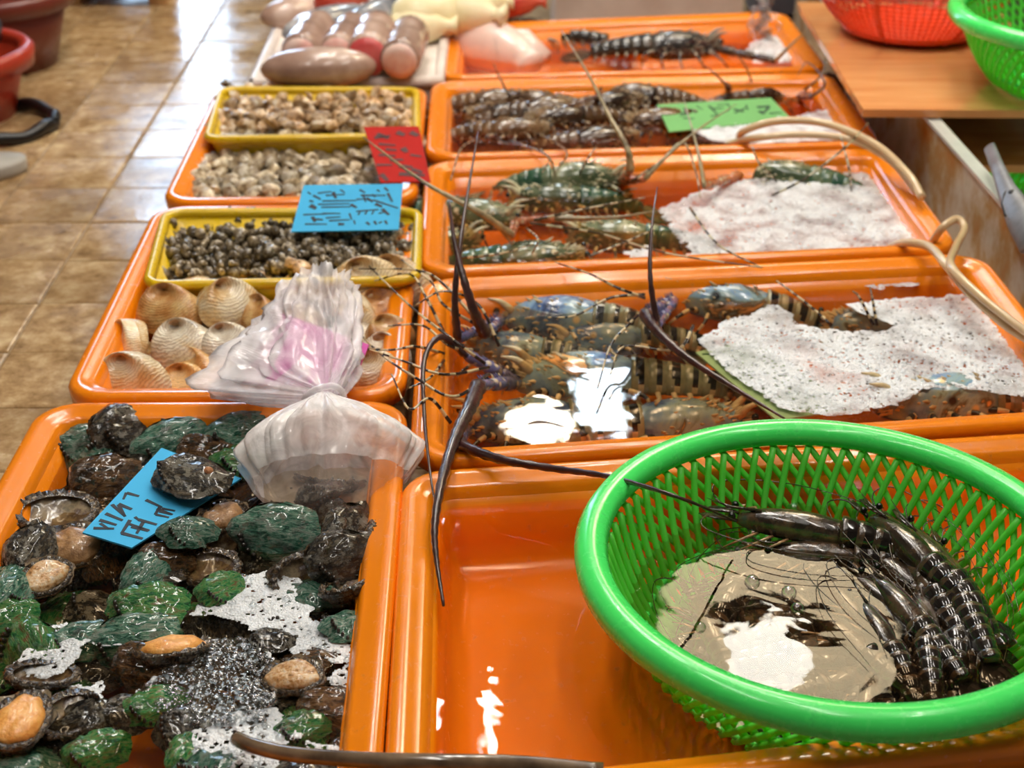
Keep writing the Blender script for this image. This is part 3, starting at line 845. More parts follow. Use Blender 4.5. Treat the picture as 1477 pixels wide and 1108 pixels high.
card('price_card', [(340, 552), (506, 562), (532, 497), (402, 450)], [.112, .112, .125, .155], 'pink price card pressed behind the plastic bag', (236, 110, 200), [(810, 690, 870, 630, 2), (820, 730, 850, 700, 2)], (340, 370, 4.817), plain('magenta_ink', (120, 30, 110), .6), .003)

# ------------------------------------------------------------------ lobsters
def lob_mats(pre, cara, seg, band, cream, leg, ant, base, spots=(), fan=None):
    D = {}
    D['cara'] = mottled(pre + '_carapace', 16, cara, .2, (40, .5), .15, spots=spots, coat=.5, dist=.8)
    D['seg'] = mottled(pre + '_tail_shell', 30, seg, .2, (60, .25), .12, coat=.5)
    D['band'] = plain(pre + '_tail_band', band, .2, coat=.4)
    D['cream'] = mottled(pre + '_spine', 40, [(.3, tuple(v * .7 for v in cream)), (.6, cream)], .25, (60, .3), coat=.4)
    D['leg'] = plain(pre + '_leg_dark', leg, .25, coat=.4)
    D['ant'] = mottled(pre + '_antenna', 60, [(.3, tuple(v * .55 for v in ant)), (.6, ant)], .3, (120, .6), coat=.4)
    D['base'] = mottled(pre + '_antenna_base', 40, [(.3, tuple(v * .6 for v in base)), (.6, base)], .25, (90, .5), spots=[(90, .2, .4, cream)], coat=.5)
    D['fan'] = mottled(pre + '_tail_fan', 40, fan or seg, .25, (70, .4), coat=.4)
    return D


ORN = lob_mats('spotted', [(.28, (24, 28, 40)), (.37, (70, 96, 146)), (.47, (124, 160, 194)), (.56, (156, 182, 182)), (.62, (90, 88, 70)), (.67, (242, 184, 110)), (.8, (240, 226, 184))],
               [(.3, (92, 100, 84)), (.5, (138, 142, 116)), (.7, (170, 166, 138))], (18, 20, 22), (226, 204, 156), (38, 30, 28), (70, 40, 40), (110, 112, 160), spots=[(34, .10, .2, (232, 206, 150)), (28, .12, .24, (20, 20, 24))])
GRN = lob_mats('green', [(.3, (28, 40, 30)), (.45, (70, 86, 60)), (.58, (120, 128, 92)), (.7, (190, 186, 150))], [(.3, (20, 58, 48)), (.5, (52, 92, 70)), (.7, (150, 156, 120))],
               (14, 28, 24), (214, 208, 170), (70, 66, 48), (176, 160, 118), (206, 130, 90), spots=[(60, .15, .32, (216, 208, 170))])
BRN = lob_mats('brown', [(.3, (26, 18, 14)), (.45, (64, 44, 30)), (.58, (110, 82, 52)), (.72, (150, 120, 86))], [(.3, (40, 26, 18)), (.5, (92, 66, 42)), (.7, (136, 108, 76))],
               (20, 14, 12), (176, 150, 112), (60, 34, 26), (96, 62, 50), (128, 70, 56))


def carapace_mesh(L, k=1.0):
    mb = MB(); st = [(.00, .030, .030), (.02, .046, .05), (.06, .062, .068), (.12, .074, .086), (.18, .084, .098), (.24, .090, .104), (.30, .092, .104), (.36, .090, .100), (.41, .084, .092), (.44, .076, .082), (.45, .066, .070)]
    rings = []
    for s, wd, h in st:
        r = []
        for j in range(24):
            a = 2 * pi * j / 24; c, s_ = math.cos(a), math.sin(a)
            hh = h if s_ > 0 else h * .42
            g = 1 - .10 * math.exp(-((s - .20) / .014) ** 2) - .05 * math.exp(-((s - .40) / .01) ** 2)
            y = wd * math.copysign(abs(c) ** .8, c) * k; z = hh * math.copysign(abs(s_) ** .9, s_) * g * k
            y *= 1 + .05 * nz((s * 9, a, 1), 3); z *= 1 + .06 * nz((s * 12, a * 2, 4), 3)
            r.append((-s * L, y * L, z * L))
        rings.append(r)
    return mb.loft(rings, True, True, True)


def cara_point(s, a, L):
    wd = .048 + .063 * min(1, s / .22); h = .053 + .073 * min(1, s / .22)
    return Vector((-s * L, wd * math.cos(a) * L, h * math.sin(a) * L)), Vector((.35, math.cos(a), math.sin(a))).normalized()


def abdomen_frame(s, L, curl):
    """centre, forward axis of the tail at s in 0..1 behind the carapace"""
    n = 20; p = Vector((-.44 * L, 0, .018 * L)); ang = 0.
    for i in range(int(s * n)):
        ang = curl * ((i + 1) / n) ** 1.3
        p = p + Vector((-math.cos(ang), 0, -math.sin(ang))) * (.40 * L / n)
    return p, ang


def segment_mesh(i, L, curl, band):
    mb = MB(); s0 = i / 6.0; rings = []; mi = []
    wd = (.094 - .007 * i) * L; h = (.094 - .007 * i) * L
    prof = [(-.10, .92), (0, 1.06), (.22, 1.07), (.40, 1.04), (.72, 1.0), (1.02, .93), (1.1, .84)]
    for q, g in prof:
        p, a = abdomen_frame(min(.999, max(0, s0 + q / 6.0)), L, curl)
        ax = Vector((-math.cos(a), 0, -math.sin(a))); up = Vector((-math.sin(a), 0, math.cos(a))); p = p + ax * (.40 * L / 20) * ((max(0, s0 + q / 6) * 20) % 1)
        r = []
        for j in range(20):
            t = 2 * pi * j / 20; c, s_ = math.cos(t), math.sin(t)
            r.append(p + Vector((0, 1, 0)) * wd * g * c + up * (h if s_ > 0 else h * .4) * g * s_)
        rings.append(r)
    mi = [0] * 6
    mb.loft(rings, True, True, True, mi)
    if band:                                                                 # black saddle with a pale edge on the back of each ring
        for j in range(20):
            if 1 <= j <= 8: mb.mi[3 * 20 + j] = 1
            if j in (0, 9): mb.mi[3 * 20 + j] = 2
            if i % 2 == 0 and 2 <= j <= 7: mb.mi[2 * 20 + j] = 1
    p, a = abdomen_frame(min(.99, s0 + .5 / 6), L, curl); up = Vector((-math.sin(a), 0, math.cos(a))); ax = Vector((-math.cos(a), 0, -math.sin(a)))
    for sg in (-1, 1):                                                       # side spurs
        mb.tube([p + Vector((0, sg * wd * .98, 0)) - up * h * .02, p + Vector((0, sg * wd * 1.22, 0)) - up * h * .34 + ax * .01 * L, p + Vector((0, sg * wd * 1.15, 0)) - up * h * .62 + ax * .035 * L], [.016 * L, .012 * L, .003 * L], 6, True, 2, .6)
    return mb


def flap_mesh(L, curl, yaw, ln):
    p, a = abdomen_frame(.99, L, curl); mb = MB(); rings = []
    for i in range(7):
        t = i / 6; wdt = (.018 + .034 * math.sin(min(1, t * 1.25) * pi * .62)) * L * (1 if t < .95 else .75)
        x = ln * L * t; ring = []
        for j in range(10):
            th = 2 * pi * j / 10; y = wdt * math.cos(th); z = .004 * L * math.sin(th) + .010 * L * math.sin(t * 2.6) + .002 * L * math.cos(y / L * 300)
            v = Vector((-x, y, z)); v = Matrix.Rotation(yaw, 3, 'Z') @ v; v = Matrix.Rotation(-a, 3, 'Y') @ v
            ring.append(p + v)
        rings.append(ring)
    return mb.loft(rings, True, True, True)


def banded_tube(pts, r0, r1, nb, n=6):
    """smooth path as a thin tube with pale bands"""
    P = [Vector(p) for p in pts]; m = len(P) - 1
    mi = [(1 if int(i / m * nb * 2) % 2 else 0) for i in range(m)]
    rad = [r0 + (r1 - r0) * i / m for i in range(m + 1)]
    return MB().tube(P, rad, n, True, mi)


def leg_mesh(L, k, sg, fold=0.):
    s = .13 + .055 * k; ang = math.radians(-34 + 26 * k) ; y0 = .075 * L
    d = Vector((-math.sin(ang), sg * math.cos(ang), 0))
    p0 = Vector((-s * L, sg * y0, -.005 * L))
    pts = [p0, p0 + d * .07 * L + Vector((0, 0, .03 * L)), p0 + d * (.17 - fold * .05) * L + Vector((.01 * L, 0, .015 * L - fold * .02 * L)), p0 + d * (.22 - fold * .10) * L + Vector((.05 * L, 0, -.06 * L))]
    q = smooth_path(pts, 5)
    return banded_tube(q, .017 * L, .004 * L, 4, 6)


LOB = {}


def lobster(kind, L, pos, yaw, label, M, curl=.3, roll=0., pitch=0., whips=(), feelers=(), group=None, legs=True, band=True, horns=True):
    """head points along +x of the body; whips and feelers are given as image-read waypoints (x, y, z)"""
    t = root('spiny_lobster', label, 'lobster', pos, (Matrix.Rotation(math.radians(yaw), 4, 'Z') @ Matrix.Rotation(math.radians(pitch), 4, 'Y') @ Matrix.Rotation(math.radians(roll), 4, 'X')).to_euler(), group)
    ky = (kind, round(L, 3), curl)
    if ky not in LOB:
        S = {}
        S['cara'] = carapace_mesh(L, 1.22).mesh('carapace'); S['cara'].materials.append(M['cara'])
        S['seg'] = []
        for i in range(6):
            me = segment_mesh(i, L, curl, band).mesh('tail_segment')
            for x in (M['seg'], M['band'], M['cream']): me.materials.append(x)
            S['seg'].append(me)
        S['fan'] = []
        for yw, ln in ((-.75, .17), (-.36, .20), (0, .21), (.36, .20), (.75, .17)):
            me = flap_mesh(L, curl, yw, ln).mesh('tail_flap'); me.materials.append(M['fan']); S['fan'].append(me)
        S['leg'] = []
        for kq in range(5):
            for sg in (-1, 1):
                me = leg_mesh(L, kq, sg, .3 * (kq % 2)).mesh('leg'); me.materials.append(M['leg']); me.materials.append(M['cream']); S['leg'].append(me)
        sp = MB(); Rr = random.Random(3)
        for q in range(130):
            s = .02 + .38 * Rr.random() ** 2.2; a = Rr.uniform(.1, pi - .1); p, n = cara_point(s, a, L)
            d = (n + Vector((.9, 0, 0))).normalized() * L * (.046 if s < .2 else .024) * Rr.uniform(.6, 1.2)
            sp.cone(p - n * .006 * L, d, .0105 * L * (1.2 if s < .2 else .8), 5)
        S['sp'] = sp.mesh('spine'); S['sp'].materials.append(M['cream'])
        S['horn'] = []
        for sg in (-1, 1):
            me = MB().tube(smooth_path([(-.06 * L, sg * .036 * L, .065 * L), (-.01 * L, sg * .045 * L, .115 * L), (.05 * L, sg * .05 * L, .13 * L)], 4), [.022 * L, .003 * L], 7).mesh('horn'); me.materials.append(M['cream']); S['horn'].append(me)
        S['eye'] = []
        for sg in (-1, 1):
            me = MB().ball((.008 * L, sg * .06 * L, .072 * L), .016 * L, 10, 8).mesh('eye'); me.materials.append(M['band']); S['eye'].append(me)
        LOB[ky] = S
    S = LOB[ky]
    ob('carapace', S['cara'], None, t); sp = ob('spine', S['sp'], None, t); sp['kind'] = 'stuff'
    for x in S['seg']: ob('tail_segment', x, None, t)
    for x in S['fan']: ob('tail_flap', x, None, t)
    if legs:
        for x in S['leg']: ob('leg', x, None, t)
    for x in S['eye']: ob('eye', x, None, t)
    if horns:
        for x in S['horn']: ob('horn', x, None, t)
    bpy.context.view_layer.update()
    inv = (Matrix.Translation(t.location) @ t.rotation_euler.to_matrix().to_4x4()).inverted()
    for i, wpx in enumerate(whips):
        r0 = wpx[0]; pts = [inv @ at(*p) for p in wpx[1:]]
        head = Vector((-.01 * L, (.045 if pts[0].y > 0 else -.045) * L, .02 * L))
        bb = MB(); p1 = pts[0]; mids = [head, head.lerp(p1, .34), head.lerp(p1, .67), p1]
        for q in range(3):                                                   # three chunky joints of the antenna base
            a, b = mids[q], mids[q + 1]; r = (.030 - .004 * q) * L
            bb.tube([a.lerp(b, .0), a.lerp(b, .12), a.lerp(b, .5), a.lerp(b, .88), b], [r * .7, r, r * 1.02, r * .95, r * .7], 10)
            for e in range(4):
                c = a.lerp(b, .2 + .2 * e); bb.cone(c + Vector((0, 0, r * .8)), Vector((.012, .0, .02)) * L * 1.2, .006 * L)
        bo = ob('antenna_base', bb, M['base'], t)
        P = smooth_path(pts, 7); m = len(P)
        rad = [r0 * (1 - .86 * (j / (m - 1)) ** .8) * (1.12 if j % 2 else .94) for j in range(m)]
        ob('antenna', MB().tube(P, rad, 7), M['ant'], bo)
    for wpx in feelers:
        pts = [inv @ at(*p) for p in wpx]
        ob('antennule', banded_tube(smooth_path(pts, 8), .0022, .0009, 7, 5), [M['leg'], M['cream']], t)
    return t


W1 = .074
# head of the body is at pos; yaw 180 = head to the left
lobster('orn', .31, at(742, 552, .038), 176, 'large spotted lobster in the middle of its tray with a banded green tail', ORN, .18, 4, 0,
        whips=[(.0095, (690, 556, .105), (676, 590, .112), (655, 635, .115), (636, 700, .118), (627, 760, .112), (630, 810, .10), (640, 874, .09)),
               (.0048, (672, 512, .10), (636, 486, .135), (612, 520, .13), (612, 600, .116), (619, 670, .112), (629, 742, .10))],
        feelers=[[(705, 530, .10), (640, 540, .12), (580, 520, .13), (505, 495, .13)], [(705, 540, .10), (655, 572, .12), (600, 545, .13), (548, 510, .12), (503, 465, .12)],
                 [(700, 525, .10), (640, 480, .13), (590, 440, .13), (520, 372, .12)]])
lobster('orn', .27, at(722, 458, .050), 170, 'spotted lobster lying behind the middle one with antennae raised', ORN, .5, -6, 0,
        whips=[(.0085, (700, 482, .10), (686, 455, .13), (668, 400, .17), (655, 345, .20), (648, 290, .23)),
               (.0055, (660, 490, .09), (656, 430, .14), (664, 350, .19), (676, 270, .22), (690, 190, .25))],
        feelers=[[(690, 470, .09), (640, 440, .12), (620, 405, .13), (560, 362, .12)], [(690, 465, .10), (640, 410, .13), (600, 390, .13), (505, 388, .12)], [(640, 480, .09), (615, 430, .12), (590, 395, .13), (540, 405, .12)]])
lobster('orn', .27, at(668, 622, .034), 184, 'spotted lobster half sunk along the front wall at left', ORN, .3, 10, 0,
        whips=[(.006, (660, 640, .105), (720, 662, .118), (800, 676, .122), (880, 688, .14), (980, 718, .165), (1062, 752, .10))],
        feelers=[[(650, 610, .09), (620, 575, .12), (590, 590, .12), (565, 540, .12)]])
lobster('orn', .27, at(968, 432, .060), 172, 'spotted lobster with raised blue carapace nearest the back rim', ORN, .75, 0, -6,
        whips=[(.0085, (930, 452, .115), (948, 478, .115), (990, 515, .11), (1060, 560, .105), (1132, 604, .10)),
               (.0045, (948, 470, .11), (938, 400, .16), (940, 330, .20), (948, 270, .22))],
        feelers=[[(930, 430, .10), (890, 415, .12), (850, 395, .12), (800, 378, .11)], [(935, 440, .10), (905, 470, .11), (880, 500, .10), (862, 560, .09)], [(930, 425, .10), (880, 430, .10), (830, 455, .09), (790, 458, .09)],
                 [(1000, 470, .10), (975, 505, .10), (900, 500, .10), (880, 540, .09)]])
lobster('orn', .28, at(1080, 616, .032), 4, 'spotted lobster along the front wall with its head under the green basket', ORN, .25, -4, 0)
lobster('orn', .30, at(1262, 590, .042), 184, 'spotted lobster under the foam with striped tail at the front right', ORN, .2, 4, 0)
lobster('orn', .24, at(1185, 472, .040), 170, 'sunken spotted lobster showing only a dark back through the foam', ORN, .3, 0, 0,
        feelers=[[(1200, 470, .07), (1160, 435, .09), (1120, 405, .10)], [(1260, 470, .07), (1240, 430, .10), (1230, 420, .11)], [(1265, 470, .07), (1258, 430, .10), (1255, 415, .12)]], horns=False)
lobster('orn', .24, at(800, 498, .034), 182, 'sunken spotted lobster between the two large ones at left', ORN, .4, 8, 0,
        feelers=[[(690, 505, .09), (650, 500, .12), (610, 470, .13), (560, 470, .12)], [(720, 500, .09), (690, 440, .13), (640, 420, .14), (600, 440, .13)]])
lobster('orn', .22, at(672, 505, .040), 168, 'small spotted lobster head facing the left wall of its tray', ORN, .5, -8, 0,
        feelers=[[(640, 510, .09), (600, 500, .12), (560, 505, .12), (512, 500, .12)], [(640, 520, .09), (620, 545, .12), (590, 560, .12)]])
# green lobsters in the second tray
PALE = dict(GRN)
lobster('grn', .25, at(898, 262, .068), 2, 'green lobster lying along the back wall with its smooth green tail to the left', GRN, .25, 0, 0,
        whips=[(.0062, (909, 246, .12), (905, 215, .15), (880, 170, .18), (850, 110, .21), (810, 44, .24)),
               (.0040, (930, 258, .10), (965, 222, .13), (1010, 185, .15), (1062, 150, .16))],
        feelers=[[(910, 262, .09), (950, 235, .12), (985, 205, .13), (1004, 250, .11), (1010, 285, .09)], [(800, 250, .09), (795, 232, .13), (780, 215, .14)], [(836, 250, .09), (850, 225, .13), (860, 212, .13)]], band=False)
lobster('grn', .25, at(748, 322, .060), -14, 'green lobster with orange antenna bases in the left half of its tray', GRN, .4, 0, 0,
        whips=[(.0062, (738, 340, .11), (690, 306, .15), (610, 262, .18), (524, 198, .20)),
               (.0048, (800, 315, .10), (850, 315, .10), (900, 312, .10), (945, 304, .10))],
        feelers=[[(765, 322, .09), (860, 336, .10), (960, 365, .11), (1100, 386, .11)], [(770, 318, .10), (850, 300, .12), (930, 285, .12)], [(760, 330, .09), (776, 345, .11), (768, 365, .09)]], band=False)
lobster('grn', .26, at(842, 378, .050), 6, 'sunken green lobster along the front wall of its tray', GRN, .3, 0, 0,
        feelers=[[(660, 372, .10), (720, 366, .11), (770, 352, .10)], [(850, 370, .09), (900, 350, .10), (945, 330, .11)]], band=False, horns=False)
lobster('grn', .24, at(1070, 252, .066), 160, 'green lobster with black and white spots rising from the pink foam', GRN, .5, 0, 0,
        whips=[(.0038, (1016, 270, .10), (1008, 225, .13), (998, 185, .15), (985, 138, .16))],
        feelers=[[(1120, 262, .09), (1095, 235, .13), (1085, 212, .15)], [(1228, 275, .09), (1224, 240, .14), (1212, 195, .16)], [(1114, 282, .09), (1160, 258, .13), (1220, 212, .16), (1252, 178, .16)], [(995, 300, .09), (1035, 352, .11), (1098, 386, .11)]], band=False)
# brown lobsters in the third tray
for (x, y, z, yaw, L, roll, lb, wh, fe) in (
    (770, 150, .062, 8, .24, 0, 'brown lobster across the back left of its tray with raised tail', [], [[(735, 140, .09), (720, 110, .14), (712, 92, .16)]]),
    (672, 172, .058, 176, .24, 6, 'dark brown lobster with its head to the left wall', [], [[(690, 200, .09), (665, 215, .12), (650, 260, .13)]]),
    (792, 192, .064, 4, .22, -4, 'brown lobster with a pale grey back at the front left', [], [[(740, 205, .09), (790, 225, .12), (782, 250, .12)], [(800, 205, .09), (818, 222, .12), (800, 250, .12)]]),
    (868, 178, .056, -10, .25, 0, 'dark brown lobster in the middle of the pile', [], []),
    (868, 140, .070, 170, .22, 10, 'reddish purple lobster at the back middle of its tray', [(.003, (860, 140, .10), (830, 150, .12), (800, 158, .12))], []),
    (920, 205, .052, 10, .24, 0, 'dark lobster along the front wall by the pale whip', [], []),
    (952, 165, .056, 150, .22, 0, 'dark brown lobster left of the green card', [], []),
    (1050, 130, .062, 175, .25, 0, 'brown lobster behind the green card', [(.0025, (1050, 125, .1), (1030, 105, .13), (1012, 92, .14))], [[(1085, 120, .09), (1075, 95, .13), (1062, 78, .15)]]),
    (1150, 140, .060, 8, .22, 0, 'brown lobster in the back right corner of its tray', [(.0028, (1170, 140, .1), (1190, 120, .13), (1165, 90, .14), (1150, 110, .13))], [[(1160, 130, .09), (1185, 108, .13), (1192, 78, .15)]]),
    ):
    lobster('brn', L, at(x, y, z), yaw, lb, BRN, .35, roll, 0, wh, fe, band=False, horns=False)
for (x, y, z, yaw, L, lb) in ((735, 292, .052, 176, .24, 'green lobster with its head to the left wall, under the pale whips'), (820, 345, .046, 172, .25, 'sunken olive lobster in the left half of its tray'),
                              (690, 352, .046, 20, .23, 'sunken green lobster in the front left corner of its tray'), (905, 300, .040, -20, .22, 'deeply sunken green lobster right of the tan whips')):
    lobster('grn', L, at(x, y, z), yaw, lb, GRN, .35, 0, 0, [], [], band=False)
for (x, y, z, yaw, L, lb) in ((720, 150, .066, 165, .23, 'brown lobster on top at the back left of the pile'), (840, 160, .066, 12, .23, 'dark brown lobster across the pile beside the pale whip'), (760, 178, .066, 190, .22, 'rusty brown lobster on top of the left pile'),
                              (930, 150, .066, 20, .23, 'dark lobster touching the left end of the green card'), (900, 182, .06, 185, .23, 'brown lobster below the left end of the green card'), (990, 128, .05, 0, .23, 'sunken brown lobster behind the green card, left'),
                              (1120, 128, .05, 188, .22, 'sunken brown lobster behind the green card, right'), (980, 205, .046, 175, .22, 'rust coloured lobster at the front wall under the crossing whips')):
    lobster('brn', L, at(x, y, z), yaw, lb, BRN, .35, R.uniform(-10, 10), 0, [], [], band=False, horns=False)
DRK = lob_mats('dark', [(.3, (18, 18, 20)), (.45, (44, 42, 42)), (.6, (84, 80, 74)), (.75, (150, 150, 150))], [(.3, (20, 18, 16)), (.5, (50, 46, 40)), (.7, (110, 100, 86))], (12, 12, 12), (150, 140, 120), (40, 34, 30), (180, 150, 104), (90, 76, 64))
lobster('drk', .30, at(1035, 72, .070), 2, 'black lobster with bluish shine in the farthest orange tray', DRK, .2, 0, 0, [(.0045, (1118, 88, .10), (1140, 66, .13), (1166, 42, .15))], [], band=False)
lobster('drk', .30, at(700, 52, .064), 172, 'dark grey lobster behind the white meat in the farthest tray', DRK, .2, 0, 0, [], [], band=False)

# ------------------------------------------------------------------ green baskets and prawns
k = NT('green_rib_plastic')
gp_ = k.bsdf((120, 244, 92), .3, link=False); gt_ = k.n('ShaderNodeBsdfTranslucent'); gt_.inputs[0].default_value = lin((150, 250, 80)); gm_ = k.n('ShaderNodeMixShader'); gm_.inputs[0].default_value = .4
k.l(gp_.outputs[0], gm_.inputs[1]); k.l(gt_.outputs[0], gm_.inputs[2]); k.l(gm_.outputs[0], k.out.inputs[0]); RIBG = k.m


def green_basket(label, c, tilt=(0, 0), r=.222, h=.135, with_tail=True):
    t = root('green_basket', label, 'basket', c, (tilt[0], tilt[1], 0))
    prof = [(-.012, .0), (-.016, .008), (-.012, .017), (-.002, .021), (.008, .018), (.013, .010), (.012, .000), (.006, -.006), (-.004, -.006)]
    ob('rim', MB().lathe([(r - .014 + a, h - .021 + z) for a, z in prof] + [(r - .014 + prof[0][0], h - .021 + prof[0][1])], 96), GREEN, t)
    rw = lambda q: .115 + (r - .028 - .115) * (q ** .55)                        # wall radius at height fraction
    def wall(th0, tw, off, rr):
        pts = []
        for i in range(9):
            q = i / 8; th = th0 + tw * (1 - q); R_ = rw(q) + off
            pts.append((R_ * math.cos(th), R_ * math.sin(th), .004 + q * (h - .026)))
        return MB().tube(pts, rr, 5, True, 0).mesh('rib')
    m1, m2 = wall(0, .14, 0, .0034), wall(0, -.5, .0055, .0032)
    for me in (m1, m2): me.materials.append(RIBG)
    N = 72
    for i in range(N):
        for me in (m1, m2):
            o = ob('rib', me, None, t); o.rotation_euler = (0, 0, 2 * pi * i / N)
    for q in (.0, .28):
        R_ = rw(q) + .002; z = .004 + q * (h - .026)
        ob('ring', MB().tube([(R_ * math.cos(a * pi / 24), R_ * math.sin(a * pi / 24), z) for a in range(49)], .0035, 5, False), GREEN, t)
    bs = MB()
    for i in range(36):
        a = 2 * pi * i / 36; bs.tube([(.02 * math.cos(a), .02 * math.sin(a), .003), (.116 * math.cos(a), .116 * math.sin(a), .003)], .003, 4)
    for rr in (.025, .05, .075, .1): bs.tube([(rr * math.cos(a * pi / 16), rr * math.sin(a * pi / 16), .003) for a in range(33)], .003, 4, False)
    ob('bottom_grate', bs, GREEN, t, True, kind='stuff')
    return t


BC = Vector((.290, 1.012, .016))
green_basket('green plastic basket of black prawns standing in the nearest orange tray', BC)

PR_M = mottled('prawn_shell', 14, [(.3, (22, 20, 16)), (.45, (50, 40, 31)), (.58, (82, 62, 44)), (.72, (52, 64, 54))], .12, (50, .3), .35, coat=.8)
PR_B = mottled('prawn_band', 14, [(.3, (14, 12, 12)), (.7, (30, 24, 22))], .14, coat=.8)
PR_L = mottled('prawn_leg', 14, [(.3, (120, 84, 56)), (.7, (196, 156, 110))], .25, coat=.5)
PR_K = plain('prawn_eye', (8, 8, 8), .1, coat=.5)


def prawn_proto(curl):
    L = 1.0; t = root('prawn', 'black prawn', 'prawn'); k = .80
    ob('carapace', carapace_mesh(L, k), PR_M, t)
    for i in range(6):
        mb = segment_mesh(i, L, curl, False); mb.v = [(x, y * k, z * k if True else z) for x, y, z in mb.v]
        # narrower tail, dark hind edge on every ring
        mb.mi = [(1 if (q // 20) in (3, 4) and q < 120 else 0) for q in range(len(mb.f))]
        ob('tail_segment', mb, [PR_M, PR_B], t)
    for yw, ln in ((-.5, .15), (-.2, .17), (0, .14), (.2, .17), (.5, .15)):
        mb = flap_mesh(L, curl, yw, ln); mb.v = [(x, y * .8, z * k) for x, y, z in mb.v]
        ob('tail_flap', mb, PR_B, t)
    ob('rostrum', MB().tube([(-.1, 0, .065), (.03, 0, .060), (.14, 0, .085)], [.014, .012, .002], 6, True, 0, .5), PR_M, t)
    for sg in (-1, 1):
        ob('eye', MB().ball((.02, sg * .045, .045), .018, 8, 6), PR_K, t)
        ob('antenna', MB().tube(smooth_path([(0, sg * .03, .01), (.12, sg * .08, .05), (.10, sg * .2, .06), (-.2, sg * .26, .06), (-.6, sg * .2, .05)], 5), [.0045, .0015], 4), PR_M, t)
        ob('scale_flap', MB().ball((.08, sg * .03, .02), (.09, .022, .006), 8, 5), PR_M, t)
        for q in range(3):
            ob('leg', MB().tube([(-.10 - .07 * q, sg * .04, -.02), (-.06 - .07 * q, sg * .12, .0), (.03 - .07 * q, sg * .15, -.05)], [.009, .004], 5), PR_L, t)
    return t


PRW = [prawn_proto(.25), prawn_proto(.7)]
PWH = [  # image position of head, yaw, size, roll, z, label
 (1262, 738, 112, .20, 0, .068, 'glossy prawn lying diagonally at right centre of the basket'),
 (1352, 752, 105, .20, 0, .066, 'reddish brown prawn right of the glossy diagonal one'),
 (1440, 760, 92, .19, 0, .062, 'dark prawn lying against the right wall of the basket'),
 (1098, 706, 162, .22, 0, .066, 'prawn stretched along the back wall of the basket'),
 (1240, 938, 120, .17, 0, .046, 'prawn with its tail towards the front rim'),
 (1250, 900, -70, .17, 30, .044, 'prawn with visible pale leg joints near the front rim'),
 (1300, 830, 130, .17, 10, .040, 'sunken prawn at the right edge of the beige reflection'),
 (1000, 790, 60, .18, 0, .034, 'dark prawn at the left end of the pool'),
 (1060, 770, 200, .17, 0, .038, 'prawn with reddish leg near the back left'),
 (990, 930, 20, .17, 0, .036, 'sunken prawn at the front left of the pool'),
 (1300, 860, 120, .18, 0, .050, 'banded prawn beside the edge of the reflection'),
 (1330, 950, 100, .17, 10, .050, 'prawn near the front right rim'),
 (1400, 920, 80, .18, 0, .052, 'prawn under the reddish brown one'),
 (1270, 800, 118, .18, 0, .050, 'dark prawn between the reflection and the glossy diagonal one'),
 (1150, 760, 170, .18, 0, .040, 'prawn below the one along the back wall'),
 (1070, 880, 100, .17, 0, .030, 'prawn at the bottom under the lamp reflection'),
 (1180, 860, 40, .17, 0, .030, 'prawn at the bottom right of the lamp reflection'),
 (950, 850, 100, .17, 0, .034, 'prawn curled at the left wall of the basket'),
 (1100, 960, 10, .17, 0, .032, 'prawn under the front rim in the middle'),
 (1430, 850, 75, .18, 0, .050, 'prawn below the dark one at the right wall'),
 (1405, 800, 98, .19, 0, .060, 'dark prawn between the reddish brown one and the right wall'),
 (1465, 850, 84, .18, 0, .052, 'lowest prawn along the right wall of the basket'),
 (1390, 900, 108, .18, 0, .056, 'prawn whose tail fan reaches the front right rim'),
 (1310, 760, 100, .19, 0, .056, 'prawn wedged between the glossy diagonal and the reddish brown one'),
 (1290, 700, 170, .17, 0, .054, 'prawn under the back right wall'),
]
def in_basket(p, yaw, s, lim):
    d = Vector((math.cos(yaw), math.sin(yaw), 0)); p = Vector(p)
    for _ in range(40):
        for e in (.10, -.98):
            q = p + d * s * e - BC; q.z = 0
            if q.length > lim: p -= q.normalized() * (q.length - lim) * .6
    return p


for i, (x, y, yaw, s, roll, z, lb) in enumerate(PWH):
    placed(PRW[i % 2], in_basket(at(x, y, z + .017), math.radians(yaw), s, .128 + (z - .03) * 1.0), R3((math.radians(roll), 0), math.radians(yaw)), s, lb)
for i, (x, y) in enumerate(scatter([(BC.x + .135 * math.cos(a * .524), BC.y + .135 * math.sin(a * .524)) for a in range(12)], .024, 44)):
    yw = R.uniform(0, 6.28)
    placed(PRW[i % 2], in_basket((x, y, R.uniform(.028, .050)), yw, .15, .122), R3((R.uniform(-.5, .5), 0), yw), .16, 'black prawn at the bottom of the basket under the others', 'prawns at the bottom of the green basket')

# ------------------------------------------------------------------ foam
def foam_mat(name, lo, hi):
    k = NT(name); co = k.coord('Object'); v = k.vor(co, 420); n = k.noise(co, 22, 5)
    c = k.mix(k.val(v, .1, .5), (255, 255, 254), (238, 243, 247))
    p = k.bsdf(c, .25, k.bump(v, .7, .002), link=False, coat=.3); t = k.n('ShaderNodeBsdfTransparent'); m = k.n('ShaderNodeMixShader')
    k.l(k.val(n, .34, .56, lo, hi), m.inputs[0]); k.l(t.outputs[0], m.inputs[1]); k.l(p.outputs[0], m.inputs[2]); k.l(m.outputs[0], k.out.inputs[0]); return k.m


